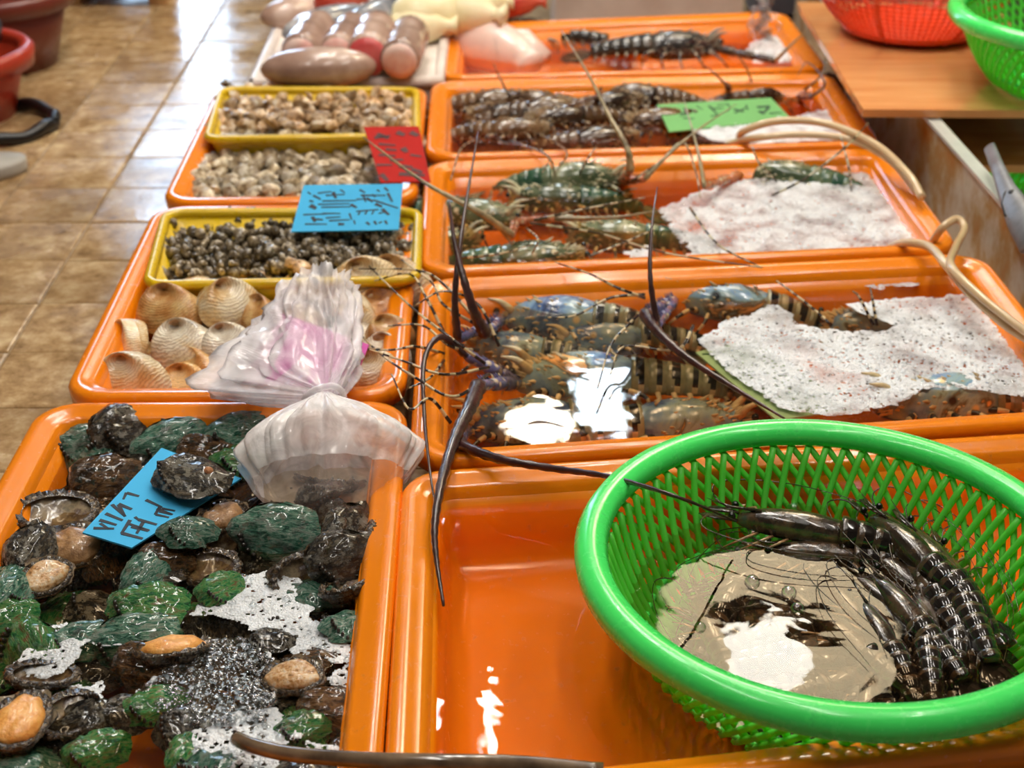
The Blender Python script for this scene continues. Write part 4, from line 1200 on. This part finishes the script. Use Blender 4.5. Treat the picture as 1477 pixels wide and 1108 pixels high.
FOAM_DENSE, FOAM_MID, FOAM_THIN = foam_mat('foam_dense', .6, .98), foam_mat('foam_mid', .52, .97), foam_mat('foam_thin', .30, .90)
BUB = NT('bubble'); co = BUB.coord()
fr_ = BUB.n('ShaderNodeLayerWeight'); fr_.inputs[0].default_value = .32
gl_ = BUB.n('ShaderNodeBsdfGlossy'); gl_.inputs['Roughness'].default_value = .03
tr_ = BUB.n('ShaderNodeBsdfTransparent'); tr_.inputs[0].default_value = (.93, .95, .96, 1); mb_ = BUB.n('ShaderNodeMixShader')
BUB.l(BUB.val(fr_.outputs['Facing'], 0, 1, .06, .85), mb_.inputs[0]); BUB.l(tr_.outputs[0], mb_.inputs[1]); BUB.l(gl_.outputs[0], mb_.inputs[2]); BUB.l(mb_.outputs[0], BUB.out.inputs[0])


def foam(px, z, res, label, holes=0, hr=(.0009, .0022), h=.003, bubbles=0, br=(.0015, .005), rag=.008, fm=None):
    poly = ground_poly(px, z); xs = [p[0] for p in poly]; ys = [p[1] for p in poly]
    x0, y0 = min(xs) - .02, min(ys) - .02; nx = int((max(xs) + .02 - x0) / res) + 1; ny = int((max(ys) + .02 - y0) / res) + 1
    hl = [(p[0], p[1], R.uniform(*hr)) for p in scatter(poly, hr[0] * 2.2, holes)] if holes else []
    cell = {}
    for hx, hy, r in hl:
        cell.setdefault((int(hx / .01), int(hy / .01)), []).append((hx, hy, r))
    keep = set()
    for i in range(nx):
        for j in range(ny):
            x, y = x0 + i * res, y0 + j * res
            wx = x + rag * nz((x, y, 1), 40) + rag * .6 * nz((x, y, 2), 110); wy = y + rag * nz((x, y, 3), 40) + rag * .6 * nz((x, y, 4), 110)
            if not inside((wx, wy), poly): continue
            bad = False
            for a in (-1, 0, 1):
                for b in (-1, 0, 1):
                    for hx, hy, r in cell.get((int(x / .01) + a, int(y / .01) + b), ()):
                        if (x - hx) ** 2 + (y - hy) ** 2 < r * r: bad = True
            if not bad: keep.add((i, j))
    idx = {}; mb = MB()
    def vid(i, j):
        if (i, j) not in idx:
            nb = sum(((i + a, j + b) in keep) for a in (-1, 0) for b in (-1, 0))
            x, y = x0 + (i - .5) * res, y0 + (j - .5) * res
            zz = z + (.0006 if nb < 4 else h * (.55 + .6 * nz((x, y, 5), 60) + .35 * nz((x, y, 6), 260)))
            idx[(i, j)] = len(mb.v); mb.v.append((x, y, max(zz, z + .0005)))
        return idx[(i, j)]
    for (i, j) in keep:
        mb.f.append((vid(i, j), vid(i + 1, j), vid(i + 1, j + 1), vid(i, j + 1))); mb.mi.append(0)
    if bubbles:
        for (x, y) in scatter(poly, br[0] * 1.1, bubbles, 12000):
            r = br[0] + (br[1] - br[0]) * R.random() ** 3; rings = []
            for q in range(4):
                a = q / 3.3 * pi / 2; rings.append([(x + r * math.cos(a) * math.cos(2 * pi * k_ / 8), y + r * math.cos(a) * math.sin(2 * pi * k_ / 8), z + r * math.sin(a) * .9 + h * .3) for k_ in range(8)])
            mb.loft(rings, True, False, True, 1)
    return ob('foam', mb, [fm or FOAM_DENSE, BUB.m], None, True, kind='stuff', label=label, category='foam')


WL0 = .071
foam([(280, 885), (330, 832), (380, 828), (440, 840), (455, 880), (462, 925), (430, 950), (390, 912), (340, 900)], WL0, .0013, 'thickest white foam patch over the abalones', 60, bubbles=30)
foam([(235, 975), (300, 925), (375, 925), (395, 960), (400, 1005), (380, 1045), (300, 1052), (235, 1030), (200, 1000)], WL0, .0015, 'glassy bubbles in the middle of the abalone tray', 420, (.0015, .004), .004, 700, (.002, .0065))
foam([(18, 965), (60, 908), (100, 902), (118, 915), (132, 925), (100, 965), (60, 985)], WL0, .0013, 'left white foam patch near the orange footed abalone', 30, bubbles=10)
foam([(133, 930), (145, 900), (165, 892), (188, 905), (202, 918), (170, 930)], WL0, .0012, 'smallest white foam patch below the striped green abalone', 22)
foam([(275, 1062), (330, 1030), (390, 1020), (432, 1042), (440, 1068), (400, 1085), (395, 1120), (290, 1120)], WL0, .0013, 'white foam patch behind the front hose', 90, bubbles=60)
foam([(468, 972), (520, 955), (562, 955), (560, 1060), (545, 1050), (530, 1005), (480, 1000)], WL0, .0013, 'thin pinkish foam along the right wall of the abalone tray', 60)
foam([(430, 905), (470, 890), (500, 930), (540, 948), (500, 958), (440, 950)], WL0, .0013, 'grey white foam below the deep green abalone', 40, bubbles=40)
foam([(95, 990), (150, 985), (150, 1035), (112, 1045), (120, 1010)], WL0, .0013, 'foam around the dark purple shell', 30)
foam([(440, 1075), (500, 1075), (540, 1095), (440, 1095)], WL0, .0013, 'foam strip along the front hose', 20)
foam([(1005, 490), (1050, 462), (1090, 452), (1115, 440), (1138, 452), (1150, 468), (1180, 476), (1270, 480), (1300, 470), (1240, 452), (1222, 440), (1300, 430), (1400, 428), (1440, 468), (1490, 515), (1490, 575), (1400, 562), (1340, 560), (1290, 585), (1200, 600), (1130, 592), (1075, 555), (1040, 530)], .0755, .0014, 'wide white foam across the right half of the lobster tray', 900, (.0008, .0019), .004, 700, (.0012, .003), fm=FOAM_MID)
foam([(1215, 405), (1262, 396), (1360, 392), (1350, 405), (1270, 418)], .0755, .0018, 'pinkish foam strip along the back wall of the lobster tray', 40)
foam([(1098, 408), (1190, 402), (1190, 407), (1100, 413)], .0755, .0018, 'thin line of foam behind the blue lobster', 5)
foam([(950, 306), (990, 284), (1040, 266), (1140, 256), (1245, 240), (1262, 246), (1295, 292), (1335, 330), (1345, 356), (1280, 362), (1150, 368), (1000, 378), (985, 352)], .0715, .0020, 'large pinkish white foam in the green lobster tray', 500, (.0010, .0022), .006, 400, (.0012, .003), .012, fm=FOAM_THIN)
foam([(1140, 240), (1185, 238), (1205, 246), (1170, 252)], .0715, .0022, 'small pink foam patch at the back of the green lobster tray', 5)
foam([(900, 364), (940, 356), (940, 378), (905, 380)], .0715, .002, 'small foam clump at the front wall of the green lobster tray', 10)
foam([(948, 166), (975, 178), (1010, 188), (1140, 172), (1200, 158), (1236, 178), (1232, 202), (1100, 208), (1030, 204), (1005, 192)], .0715, .0022, 'dense white foam below the green card', 20, (.0015, .003), .007)
foam([(1072, 78), (1090, 60), (1130, 52), (1150, 78), (1140, 90), (1090, 92)], .0715, .0025, 'white foam under the splashing jet', 20, (.002, .003), .008, 60, (.003, .008))
bb = MB()
for (x, y) in ((1180, 700), (1120, 760), (1145, 735), (1173, 765), (1205, 785), (1190, 800), (1138, 856), (1150, 880), (1215, 760), (1105, 785), (1085, 840), (1170, 780), (1010, 905), (1085, 770), (1250, 770), (1060, 735)):
    p = at(x, y, .078); bb.ball(p, R.choice([.004, .005, .007]), 12, 8)
ob('bubble', bb, BUB.m, None, True, kind='stuff', label='round air bubbles on the water in the green basket', category='bubbles')
jet = MB()
p0 = at(1098, 52, .08)
for i in range(60):
    t = R.random(); r = .004 + .012 * (1 - t) * R.random()
    jet.ball(p0 + Vector((R.gauss(0, .012), R.gauss(0, .012), t * .10)), r, 7, 5)
ob('water_jet', jet, BUB.m, None, True, kind='stuff', label='splashing water jet in the right end of the farthest tray', category='water')

# ------------------------------------------------------------------ plastic bag of water
BAGM = film_mat('bag_film', (252, 250, 254), .38, .07, (22, .8))
BAGC = film_mat('bag_clear_film', (240, 226, 220), .16, .05, (40, .4))
bot, knot, top = at(466, 728, .088), at(468, 574, .135), at(462, 428, .160)
t = root('plastic_bag', 'clear plastic bag of water knotted in the middle, leaning on the abalone tray rim', 'bag', bot)
ax = (knot - bot); L_ = ax.length; ax.normalize(); sx = Vector((1, 0, 0)); sx = (sx - ax * sx.dot(ax)).normalized(); nz_ = sx.cross(ax)
lower = MB(); rings = []; NR = 150
for i in range(23):
    q = i / 22; ring = []
    a = .082 * (math.sin(pi * min(1, .16 + .62 * q)) ** .75) * (1 - .86 * max(0, (q - .45) / .55) ** 1.1)
    b = .050 * (math.sin(pi * min(1, .18 + .60 * q)) ** .8) * (1 - .72 * max(0, (q - .5) / .5) ** 1.2)
    for j in range(NR):
        th = 2 * pi * j / NR; pl = .30 * q ** 1.3
        w = 1 + pl * (.6 * nz((math.cos(th) * 3, math.sin(th) * 3, .3 + q * .35), 3.2) + .6 * (1 - 2.2 * abs(nz((math.cos(th) * 2.2, math.sin(th) * 2.2, 9 + q * .2), 4)))) + .07 * nz((math.cos(th) * 2, math.sin(th) * 2, q * 4), 1.6)
        w += .16 * (abs(math.sin(th * 8 + 3 * nz((math.cos(th), math.sin(th), 2), 2))) - .6) * q ** .8
        skew = .014 * max(0, math.cos(th - .35)) * math.sin(pi * min(1, q * 1.15))
        d_ = sx * ((a * w + skew) * math.cos(th)) + nz_ * (b * w * math.sin(th))
        ring.append(ax * (L_ * (q ** .85)) + d_ + Vector((0, 0, -.012 * (1 - q))))
    rings.append(ring)
lower.loft(rings, True, True, False, [1] * 5 + [0] * 17)
ob('bag_body', lower, [film_mat('bag_water_film', (255, 252, 252), .52, .07, (30, .5)), BAGC], t)
upper = MB(); rings = []; ax2 = (top - knot); L2_ = ax2.length; ax2.normalize(); s2 = Vector((1, 0, 0)); s2 = (s2 - ax2 * s2.dot(ax2)).normalized(); n2_ = s2.cross(ax2); k0 = knot - bot
for i in range(22):
    q = i / 21; ring = []
    lf = .014 + (.112 * (q / .16) ** .8 if q < .16 else .112 - .082 * (q - .16) / .84); rg_ = .014 + .026 * min(1, q * 3); b = .013 + .030 * q ** .7
    for j in range(NR):
        th = 2 * pi * j / NR
        w = 1 + (.35 * (1 - q) + .12) * (.7 * nz((math.cos(th) * 3, math.sin(th) * 3, 2 + q * .8), 3.0) + .4 * math.sin(th * 11)) + .22 * q * nz((math.cos(th) * 4, math.sin(th) * 4, q * 6), 1.5)
        a = rg_ if math.cos(th) > 0 else lf; w += .30 * (1 - abs(nz((math.cos(th) * 2, math.sin(th) * 2, 3 + q * 1.5), 3.5)) * 2.4) * (.35 + .3 * q) - .12; lean = 0
        ring.append(k0 + ax2 * (L2_ * q * (1 + .10 * nz((math.cos(th), math.sin(th), 7), 2.5))) + s2 * (a * w * math.cos(th) + lean) + n2_ * (b * w * math.sin(th)))
    rings.append(ring)
upper.loft(rings, True)
ob('bag_neck', upper, BAGM, t)
kn = MB()
kn.tube([k0 + sx * .020 * math.cos(a) + nz_ * .017 * math.sin(a) + ax * .003 * math.sin(2 * a) for a in [i * pi / 8 for i in range(17)]], .0035, 6, False)
ob('knot', kn, BAGM, t)

# ------------------------------------------------------------------ hoses
HOSE = NT('tan_hose'); co = HOSE.coord(); HOSE.bsdf(HOSE.ramp(HOSE.noise(co, 10, 3), [(.3, (196, 164, 120)), (.7, (226, 202, 164))]), .25, coat=.5)
HOSE2 = NT('brown_hose'); co = HOSE2.coord(); HOSE2.bsdf(HOSE2.ramp(HOSE2.noise(co, 30, 4), [(.3, (74, 58, 44)), (.7, (140, 116, 90))]), .15, coat=.6)


def hose(px, r, label, m):
    pts = pxpath(px, 8); c = pts[0]; o = ob('air_hose', MB().tube([p - c for p in pts], r, 12), m, None, True, label=label, category='hose'); o.location = c


hose([(1066, 206, .075), (1072, 190, .12), (1120, 175, .14), (1190, 178, .14), (1262, 208, .14), (1310, 252, .13), (1330, 285, .115)], .0058, 'tan air hose looping over the dense foam, upper strand', HOSE.m)
hose([(1050, 208, .08), (1090, 199, .12), (1160, 194, .13), (1230, 202, .13), (1285, 232, .125), (1322, 276, .112)], .0056, 'tan air hose along the tray rim, lower strand', HOSE.m)
hose([(1284, 356, .075), (1305, 350, .11), (1340, 356, .122), (1366, 384, .125), (1400, 424, .12), (1450, 468, .11), (1500, 500, .10)], .0056, 'brownish air hose running down into the lobster tray', HOSE.m)
hose([(1346, 347, .10), (1360, 328, .125), (1380, 316, .13), (1391, 330, .125), (1378, 358, .125), (1372, 384, .132), (1410, 424, .128), (1460, 464, .12), (1510, 500, .11)], .0052, 'air hose bent in a tight hook over the back right corner of the lobster tray', HOSE.m)
hose([(342, 1066, .088), (365, 1076, .096), (420, 1088, .102), (520, 1096, .107), (640, 1099, .112), (740, 1101, .112), (870, 1112, .11)], .0060, 'dark translucent hose across the front of the two nearest trays', HOSE2.m)

# ------------------------------------------------------------------ fish tank, board and baskets at right
STEEL = mottled('brushed_steel', 6, [(.3, (190, 190, 184)), (.7, (226, 226, 220))], .25, spec=.8)
k = NT('tank_acrylic'); co = k.coord('Object'); cc = k.ramp(k.noise(co, 5, 5, .65), [(.32, (206, 124, 52)), (.45, (206, 170, 116)), (.56, (236, 230, 208)), (.7, (206, 202, 170))])  # orange tones paint the trays' reflection into the wall colour
k.bsdf(cc, .12, k.bump(k.noise(co, 12, 3), .1), coat=.6); TANKW = k.m
TW = water_mat('tank_water', (236, 226, 176), 8, .2)
TBOT = mottled('tank_algae', 6, [(.3, (96, 110, 34)), (.5, (150, 152, 56)), (.7, (180, 164, 80))], .6)
zt = .15
T0, T1 = Vector((.684, 1.34, 0)), Vector((.652, 3.2, 0)); dT = (T1 - T0).normalized(); nT = Vector((dT.y, -dT.x, 0))
t = root('fish_tank', 'long murky fish tank with a pale metal edge beside the trays', 'tank', (T0 + T1) / 2)
c0 = (T0 + T1) / 2
def tq(u0, u1, v0, v1, z0, z1):
    mb = MB(); P = [T0 + dT * u + nT * v - c0 for u, v in ((u0, v0), (u1, v0), (u1, v1), (u0, v1))]
    return mb.slab([(p.x, p.y, z1) for p in P], z1 - z0)
UL = (T1 - T0).length
ob('side_panel', tq(0, UL, 0, .012, 0, zt - .004), TANKW, t, False)
ob('side_panel', tq(0, UL, .60, .612, 0, zt - .004), TANKW, t, False)
ob('end_panel', tq(-.012, 0, 0, .612, 0, zt - .004), TANKW, t, False)
ob('end_panel', tq(UL, UL + .012, 0, .612, 0, zt - .004), TANKW, t, False)
ob('tank_bottom', tq(0, UL, .012, .60, .0, .02), TBOT, t, False)
ob('metal_edge', tq(-.014, UL + .014, -.004, .016, zt - .006, zt), STEEL, t, False)
ob('metal_edge', tq(-.014, UL + .014, .596, .616, zt - .006, zt), STEEL, t, False)
o = ob('water', MB().add([tuple(T0 + dT * u + nT * v - c0 + Vector((0, 0, zt - .035))) for u, v in ((0, .012), (UL, .012), (UL, .60), (0, .60))], [(0, 1, 2, 3)]), TW, None, False, kind='stuff', label='murky green water in the fish tank', category='water'); o.location = c0
k = NT('tan_board'); co = k.coord('Object', stretch=(1, 8, 1)); cc = k.ramp(k.noise(co, 5, 4), [(.3, (214, 142, 84)), (.6, (232, 168, 106)), (.8, (240, 186, 126))]); k.bsdf(cc, .16, coat=.5); BRD = k.m
B0, B1, B2 = at(1245, 158, .165), at(1600, 160, .165), at(1150, 3, .165)
B3 = B2 + (B1 - B0); c = (B0 + B3) / 2
bd = root('wooden_board', 'glossy tan board laid across the tank under the baskets', 'board', c)
ob('board', MB().slab([B0 - c, B1 - c, B3 - c, B2 - c], .012), BRD, bd, False)
c = at(1316, 54, .166)
t = root('red_basket', 'orange red fine mesh basket at the back of the board', 'basket', c + Vector((0, .03, 0)))
rb = .152; hb = .21; prof = lambda q: (rb * (.62 + .38 * min(1, (q * 3.0)) ** .6) * (1 + .22 * q), q * hb + .002)
net = MB()
for i in range(84):
    a = 2 * pi * i / 84; net.tube([(prof(q / 14)[0] * math.cos(a), prof(q / 14)[0] * math.sin(a), prof(q / 14)[1]) for q in range(15)], .0013, 4, False)
for q in range(1, 26):
    r, z = prof(q / 26); net.tube([(r * math.cos(a * pi / 28), r * math.sin(a * pi / 28), z) for a in range(57)], .0013, 4, False)
ob('mesh_net', net, RED, t, True, kind='stuff')
ob('bottom_dish', MB().lathe([(.001, .003), (rb * .6, .003), (rb * .78, .010), (rb * .80, .020), (rb * .74, .018), (rb * .58, .006), (.001, .006)], 40), RED, t)
for i in range(6):
    a = 2 * pi * i / 6 - 2.2; ob('rib', MB().tube([(prof(q / 10)[0] * 1.01 * math.cos(a), prof(q / 10)[0] * 1.01 * math.sin(a), prof(q / 10)[1]) for q in range(11)], .0035, 6), RED, t)
r, z = prof(1); ob('rim', MB().lathe([(r, z - .01), (r + .01, z - .004), (r + .012, z + .006), (r, z + .01), (r - .005, z), (r, z - .01)], 56), RED, t)
green_basket('green plastic basket standing on the tan board at the back right', Vector((at(1560, 130, .166).x, at(1560, 130, .166).y, .167)), (0, 0), .222, .13)
# tongs resting on the tank edge
GREY = mottled('grey_metal', 30, [(.3, (104, 104, 108)), (.7, (140, 142, 150))], .35, spec=.7)
BLK = plain('black_rubber', (18, 16, 16), .35)
pa_, pb2, pc2 = at(1427, 212, .185), at(1452, 275, .175), at(1492, 350, .155)
c = pb2
t = root('metal_tongs', 'grey metal tongs with a black loop resting on the tank edge', 'tongs', c)
mb = MB()
mb.tube([pa_ - c, (pa_ + pb2) / 2 - c, pb2 - c, (pb2 + pc2) / 2 - c, pc2 - c], [.0085, .0095, .013, .020, .021], 12, True, 0, .45)
ob('arm', mb, GREY, t)
ob('loop', MB().tube([at(*p) - c for p in ((1456, 270, .18), (1449, 280, .175), (1446, 295, .165), (1450, 310, .16), (1457, 318, .16), (1462, 300, .165), (1460, 280, .178), (1456, 270, .18))], .0022, 6), BLK, t)
ob('grip', MB().tube(smooth_path([at(*p) - c for p in ((1458, 276, .18), (1464, 290, .172), (1462, 315, .16), (1466, 335, .15), (1482, 356, .145), (1500, 362, .14))], 5), .0042, 8), BLK, t)

# ------------------------------------------------------------------ fish stand beyond the left trays
ICE = mottled('white_foam_board', 20, [(.3, (214, 200, 192)), (.7, (240, 230, 222))], .4, (40, .4))
zz = .10
P = [at(x, y, zz) for x, y in ((366, 122), (634, 118), (642, 40), (690, -40), (470, -40), (416, 14))]
c = sum(P, Vector()) / 6
t = root('foam_board', 'white foam board carrying cut fish behind the clam tray', 'board', c)
ob('board', MB().slab([p - c for p in P], .095), ICE, t, False)
lip = MB(); ring = [p - c for p in P]
lip.tube(ring + [ring[0]], .012, 6, False); ob('lip', lip, ICE, t)
FSK = mottled('fish_skin_brown', 9, [(.3, (120, 90, 78)), (.5, (172, 140, 124)), (.7, (216, 190, 174))], .26, (30, .3), .12, coat=.5)
FCUT = mottled('fish_cut_pink', 10, [(.35, (226, 160, 150)), (.5, (242, 210, 198)), (.65, (250, 234, 226))], .25, sss=.1)
FRED = mottled('fish_cut_red', 10, [(.35, (186, 40, 48)), (.6, (226, 110, 110))], .25, sss=.1)
def chunk(a, b, r, label):
    A, B = at(*a), at(*b); c = (A + B) / 2; t = root('fish_chunk', label, 'fish', c)
    d = (B - A); P = [A - c + d * q for q in (0, .12, .2, .3, .5, .62, .72, .9, 1)]
    ob('skin', MB().tube(P, [r * q for q in (.9, 1.02, .93, 1.03, 1.0, .92, 1.02, .96, .8)], 16), FSK, t)
    u = d.normalized(); ob('cut_face', MB().tube([A - c - u * .006, A - c - u * .001, A - c + u * .006], [r * .5, r * .86, r * .9], 16), FRED if 'red cut' in label else FCUT, t)
chunk((432, 80, .145), (462, 36, .145), .036, 'ringed brown fish chunk at the left end of the row')
chunk((486, 78, .145), (512, 38, .145), .034, 'ringed brown fish chunk, second from the left')
chunk((530, 82, .145), (546, 40, .145), .040, 'thick fish chunk with a bright red cut face')
chunk((576, 88, .145), (594, 44, .145), .036, 'ringed brown fish chunk at the right end of the row')
p = at(460, 98, .135); o = ob('fish_loin', MB().ball((0, 0, 0), (.100, .042, .036), 24, 12), FSK, None, True, label='long brown fish loin lying in front of the chunks', category='fish'); o.location = p; o.rotation_euler = (0, 0, .12)
SILV = mottled('silver_fish_skin', 9, [(.3, (70, 74, 84)), (.5, (130, 132, 140)), (.7, (206, 204, 204))], .2, coat=.5)
YELL = mottled('pale_yellow_roe', 12, [(.3, (214, 196, 140)), (.7, (246, 236, 200))], .35, sss=.1)
REDF = mottled('red_meat', 12, [(.3, (180, 40, 30)), (.7, (232, 130, 100))], .3)
for (x, y, z, rr, yw, m, nm, lb) in (
    (480, 34, .14, (.11, .035, .028), .7, SILV, 'whole_fish', 'silver grey fish behind the fish chunks, left one'), (548, 22, .15, (.11, .032, .03), 1.0, SILV, 'whole_fish', 'silver grey fish behind the fish chunks, right one'),
    (505, 40, .13, (.06, .03, .02), .2, YELL, 'fish_piece', 'cream white fish piece lying between the chunks'), (620, 24, .14, (.09, .05, .03), .3, YELL, 'fish_piece', 'pale yellow fish piece right of the silver fish'),
    (672, 20, .14, (.07, .04, .03), -.3, YELL, 'fish_piece', 'pale yellow fish piece at the corner of the far tray'), (600, 40, .13, (.07, .035, .025), .1, YELL, 'fish_piece', 'greenish white fish piece behind the right chunk'),
    (490, 0, .15, (.05, .03, .03), .1, REDF, 'fish_piece', 'bright red fish meat at the back of the board'), (620, 2, .15, (.09, .03, .03), .1, REDF, 'fish_piece', 'salmon pink fish meat at the back of the board'), (740, 4, .13, (.06, .03, .03), .1, REDF, 'fish_piece', 'pink fish meat behind the farthest tray'),
    (700, 8, .14, (.05, .03, .03), .4, YELL, 'fish_piece', 'cream fish piece behind the farthest tray'), (425, 18, .13, (.07, .03, .02), .5, FSK, 'fish_piece', 'brown fish strip at the left edge of the board')):
    o = ob(nm, MB().tube([(rr[0] * q, .12 * rr[1] * math.sin(q * 4), .1 * rr[2] * q) for q in (-1, -.9, -.6, -.2, .2, .55, .8, .92, 1.12)], [.1 * rr[1], .5 * rr[1], .9 * rr[1], 1.05 * rr[1], rr[1], .8 * rr[1], .4 * rr[1], .3 * rr[1], .6 * rr[1]], 14, True, 0, .8), m, None, True, label=lb, category='fish')
    o.location = at(x, y, z); o.rotation_euler = (0, 0, yw)
# white meat in the farthest tray
WHM = mottled('white_fish_meat', 10, [(.3, (226, 190, 178)), (.7, (248, 226, 214))], .3, (20, .3), sss=.15, coat=.4)
mb = MB()
mb.tube(smooth_path([(-.09, .05, .0), (-.05, .045, .01), (.0, .02, .01), (.05, -.02, .0), (.07, -.05, -.01)], 4), [.03 + .022 * math.sin(pi * min(1, i / 13)) for i in range(17)], 14, True, 0, .8)
mb.tube([(.0, .0, .01), (.06, .01, .012), (.10, -.03, .0)], [.04, .035, .015], 12, True, 0, .7)
o = ob('fish_fillet', mb, WHM, None, True, label='pinkish white fish meat at the left end of the farthest tray', category='fish'); o.location = at(712, 78, .075)
# boxes behind
PBX = mottled('pale_foam_box', 8, [(.3, (206, 186, 172)), (.7, (230, 214, 202))], .5)
p = at(945, 18, .0); t = root('foam_box', 'pale pinkish foam box behind the farthest tray', 'box', (at(945, 12, .1).x, 3.22, 0))
ob('box_body', MB().box((-.20, -.12, 0), (.20, .12, .16)), PBX, t, False); ob('box_lid', MB().box((-.205, -.125, .16), (.205, .125, .185)), PBX, t, False)
DKC = mottled('dark_crate', 8, [(.3, (46, 46, 56)), (.7, (84, 84, 96))], .5)
t = root('crate', 'dark grey crate behind the right end of the farthest tray', 'crate', (at(1170, 20, .05).x + .02, 3.25, 0))
for q in range(4): ob('slat', MB().box((-.12, -.14, .01 + q * .045), (.12, .14, .045 + q * .045)), DKC, t, False)

# ------------------------------------------------------------------ things along the aisle at left
POTR = plastic('brick_red_plastic', (176, 52, 28), .4); POTD = plastic('dark_red_plastic', (110, 40, 26), .4); NAVY = plastic('navy_plastic', (22, 44, 58), .35)
def pot(label, c, r0, r1, h, m, nm='bucket'):
    t = root(nm, label, 'bucket', c)
    ob('bucket_body', MB().lathe([(.001, 0), (r0, 0), (r1, h), (r1 - .008, h), (r0 - .008, .01), (.001, .01)], 40), m, t)
    ob('rim', MB().lathe([(r1 - .01, h - .03), (r1 + .012, h - .028), (r1 + .016, h), (r1 + .006, h + .01), (r1 - .012, h + .004), (r1 - .01, h - .03)], 40), m, t)
    return t
b0 = at(-18, 178, 0) ; b0.z = .0
pot('brick red tub at the left edge holding a dark blue tub', b0 + Vector((-.06, .05, 0)), .095, .13, .12, POTR)
pot('dark blue tub nested in the brick red tub', b0 + Vector((-.085, .06, .03)), .075, .10, .13, NAVY)
b1 = at(48, 120, 0); pot('dark red tub standing in shade behind the brick red one', b1 + Vector((-.10, .14, 0)), .11, .15, .15, POTD)
ob('hose_coil', MB().tube([(.125 * math.cos(a * pi / 24), .11 * math.sin(a * pi / 24), .012 + .004 * math.sin(a)) for a in range(49)], .012, 8, False), BLK, None, True, label='black hose ring lying round the brick red tub', category='hose').location = at(2, 186, .0) + Vector((-.03, .0, 0))
OLV = mottled('olive_cloth', 8, [(.3, (70, 72, 26)), (.7, (130, 130, 60))], .7)
t = root('sack', 'olive green sack at the far left behind the tubs', 'sack', at(20, 22, .0) + Vector((-.12, .30, 0)))
ob('sack_body', MB().lathe([(.001, 0), (.12, 0), (.135, .08), (.12, .25), (.09, .36), (.001, .37)], 20), OLV, t)
CDB = mottled('cardboard', 6, [(.3, (168, 122, 72)), (.7, (198, 152, 98))], .6)
t = root('cardboard_box', 'tan cardboard box at the far end of the aisle', 'box', at(160, 14, .0) + Vector((0, .10, 0)))
ob('box_body', MB().box((-.11, -.08, .03), (.11, .12, .26)), CDB, t, False)
for sx_ in (-.1, .1): ob('foot', MB().box((sx_ - .02, -.06, 0), (sx_ + .02, .1, .03)), CDB, t, False)
t = root('counter', 'dark brown low counter, unseen, shading the left of the aisle', 'counter', (-1.42, 3.1, 0))
DKW = mottled('dark_wood', 4, [(.3, (36, 22, 16)), (.7, (66, 44, 32))], .5)
ob('counter_top', MB().box((-.32, -.75, .40), (.44, 1.0, .44)), DKW, t, False)  # top kept out of view, sized and lowered to shade the aisle floor
for sx_, sy_ in ((-.28, -.68), (-.28, .92), (.38, .92)):
    ob('leg', MB().box((sx_ - .03, sy_ - .03, 0), (sx_ + .03, sy_ + .03, .40)), DKW, t, False)
ob('back_panel', MB().box((-.32, -.9, .1), (-.29, 1.0, .40)), DKW, t, False)
# a bare leg in a sandal at the left edge
SKIN = mottled('skin', 10, [(.3, (190, 124, 92)), (.7, (214, 150, 116))], .45, sss=.1)
base = at(14, 262, 0)
t = root('person', 'person standing at the left edge, bare ankle in a grey and blue sandal', 'person', base + Vector((-.145, .0, 0)), (0, 0, math.radians(20)))
mb = MB()
mb.tube(smooth_path([(-.13, 0, .80), (-.125, 0, .62), (-.13, 0, .42), (-.125, 0, .24), (-.12, 0, .11), (-.10, 0, .07), (-.04, 0, .055), (.03, 0, .042), (.075, 0, .034)], 4),
        [.078 - .012 * i / 8 if i < 8 else (.066 - .030 * min(1, (i - 8) / 8) if i < 17 else .038 - .006 * (i - 17) / 15) for i in range(33)], 16)
for q in range(5):
    y = .032 - .0155 * q; ln = (.055, .052, .046, .040, .034)[4 - q if q > 4 else q]
    mb.tube([(.055, y, .034), (.075 + ln * .5, y * 1.1, .036), (.072 + ln, y * 1.15, .028)], [.013 if q == 0 else .009, .012 if q == 0 else .0085, .006], 8)
ob('leg', mb, SKIN, t)
SOLE = mottled('grey_sandal', 12, [(.3, (150, 146, 138)), (.7, (182, 178, 168))], .5)
sl = MB()
rg = []
for z_, g in ((0, .96), (.008, 1), (.018, 1), (.024, .95)):
    rg.append([((.02 + .15 * math.cos(a)) , (.052 + .008 * math.cos(a)) * math.sin(a) * g, z_) for a in [2 * pi * i / 32 for i in range(32)]])
sl.loft(rg, True, True, True); so = ob('sandal', sl, SOLE, t)
ob('strap', MB().tube(smooth_path([(.03, -.055, .02), (.03, -.045, .06), (.03, 0, .085), (.03, .045, .06), (.03, .055, .02)], 5), .016, 8, True, 0, .35), plain('navy_strap', (40, 52, 130), .5), so)

# ------------------------------------------------------------------ prototypes never placed are removed
for o in [x for x in list(COL.objects) if x.parent is None and x.type == 'EMPTY' and x.get('label') in ('abalone', 'big clam with two valves', 'black prawn')]:
    for ch in list(o.children): bpy.data.objects.remove(ch)
    bpy.data.objects.remove(o)
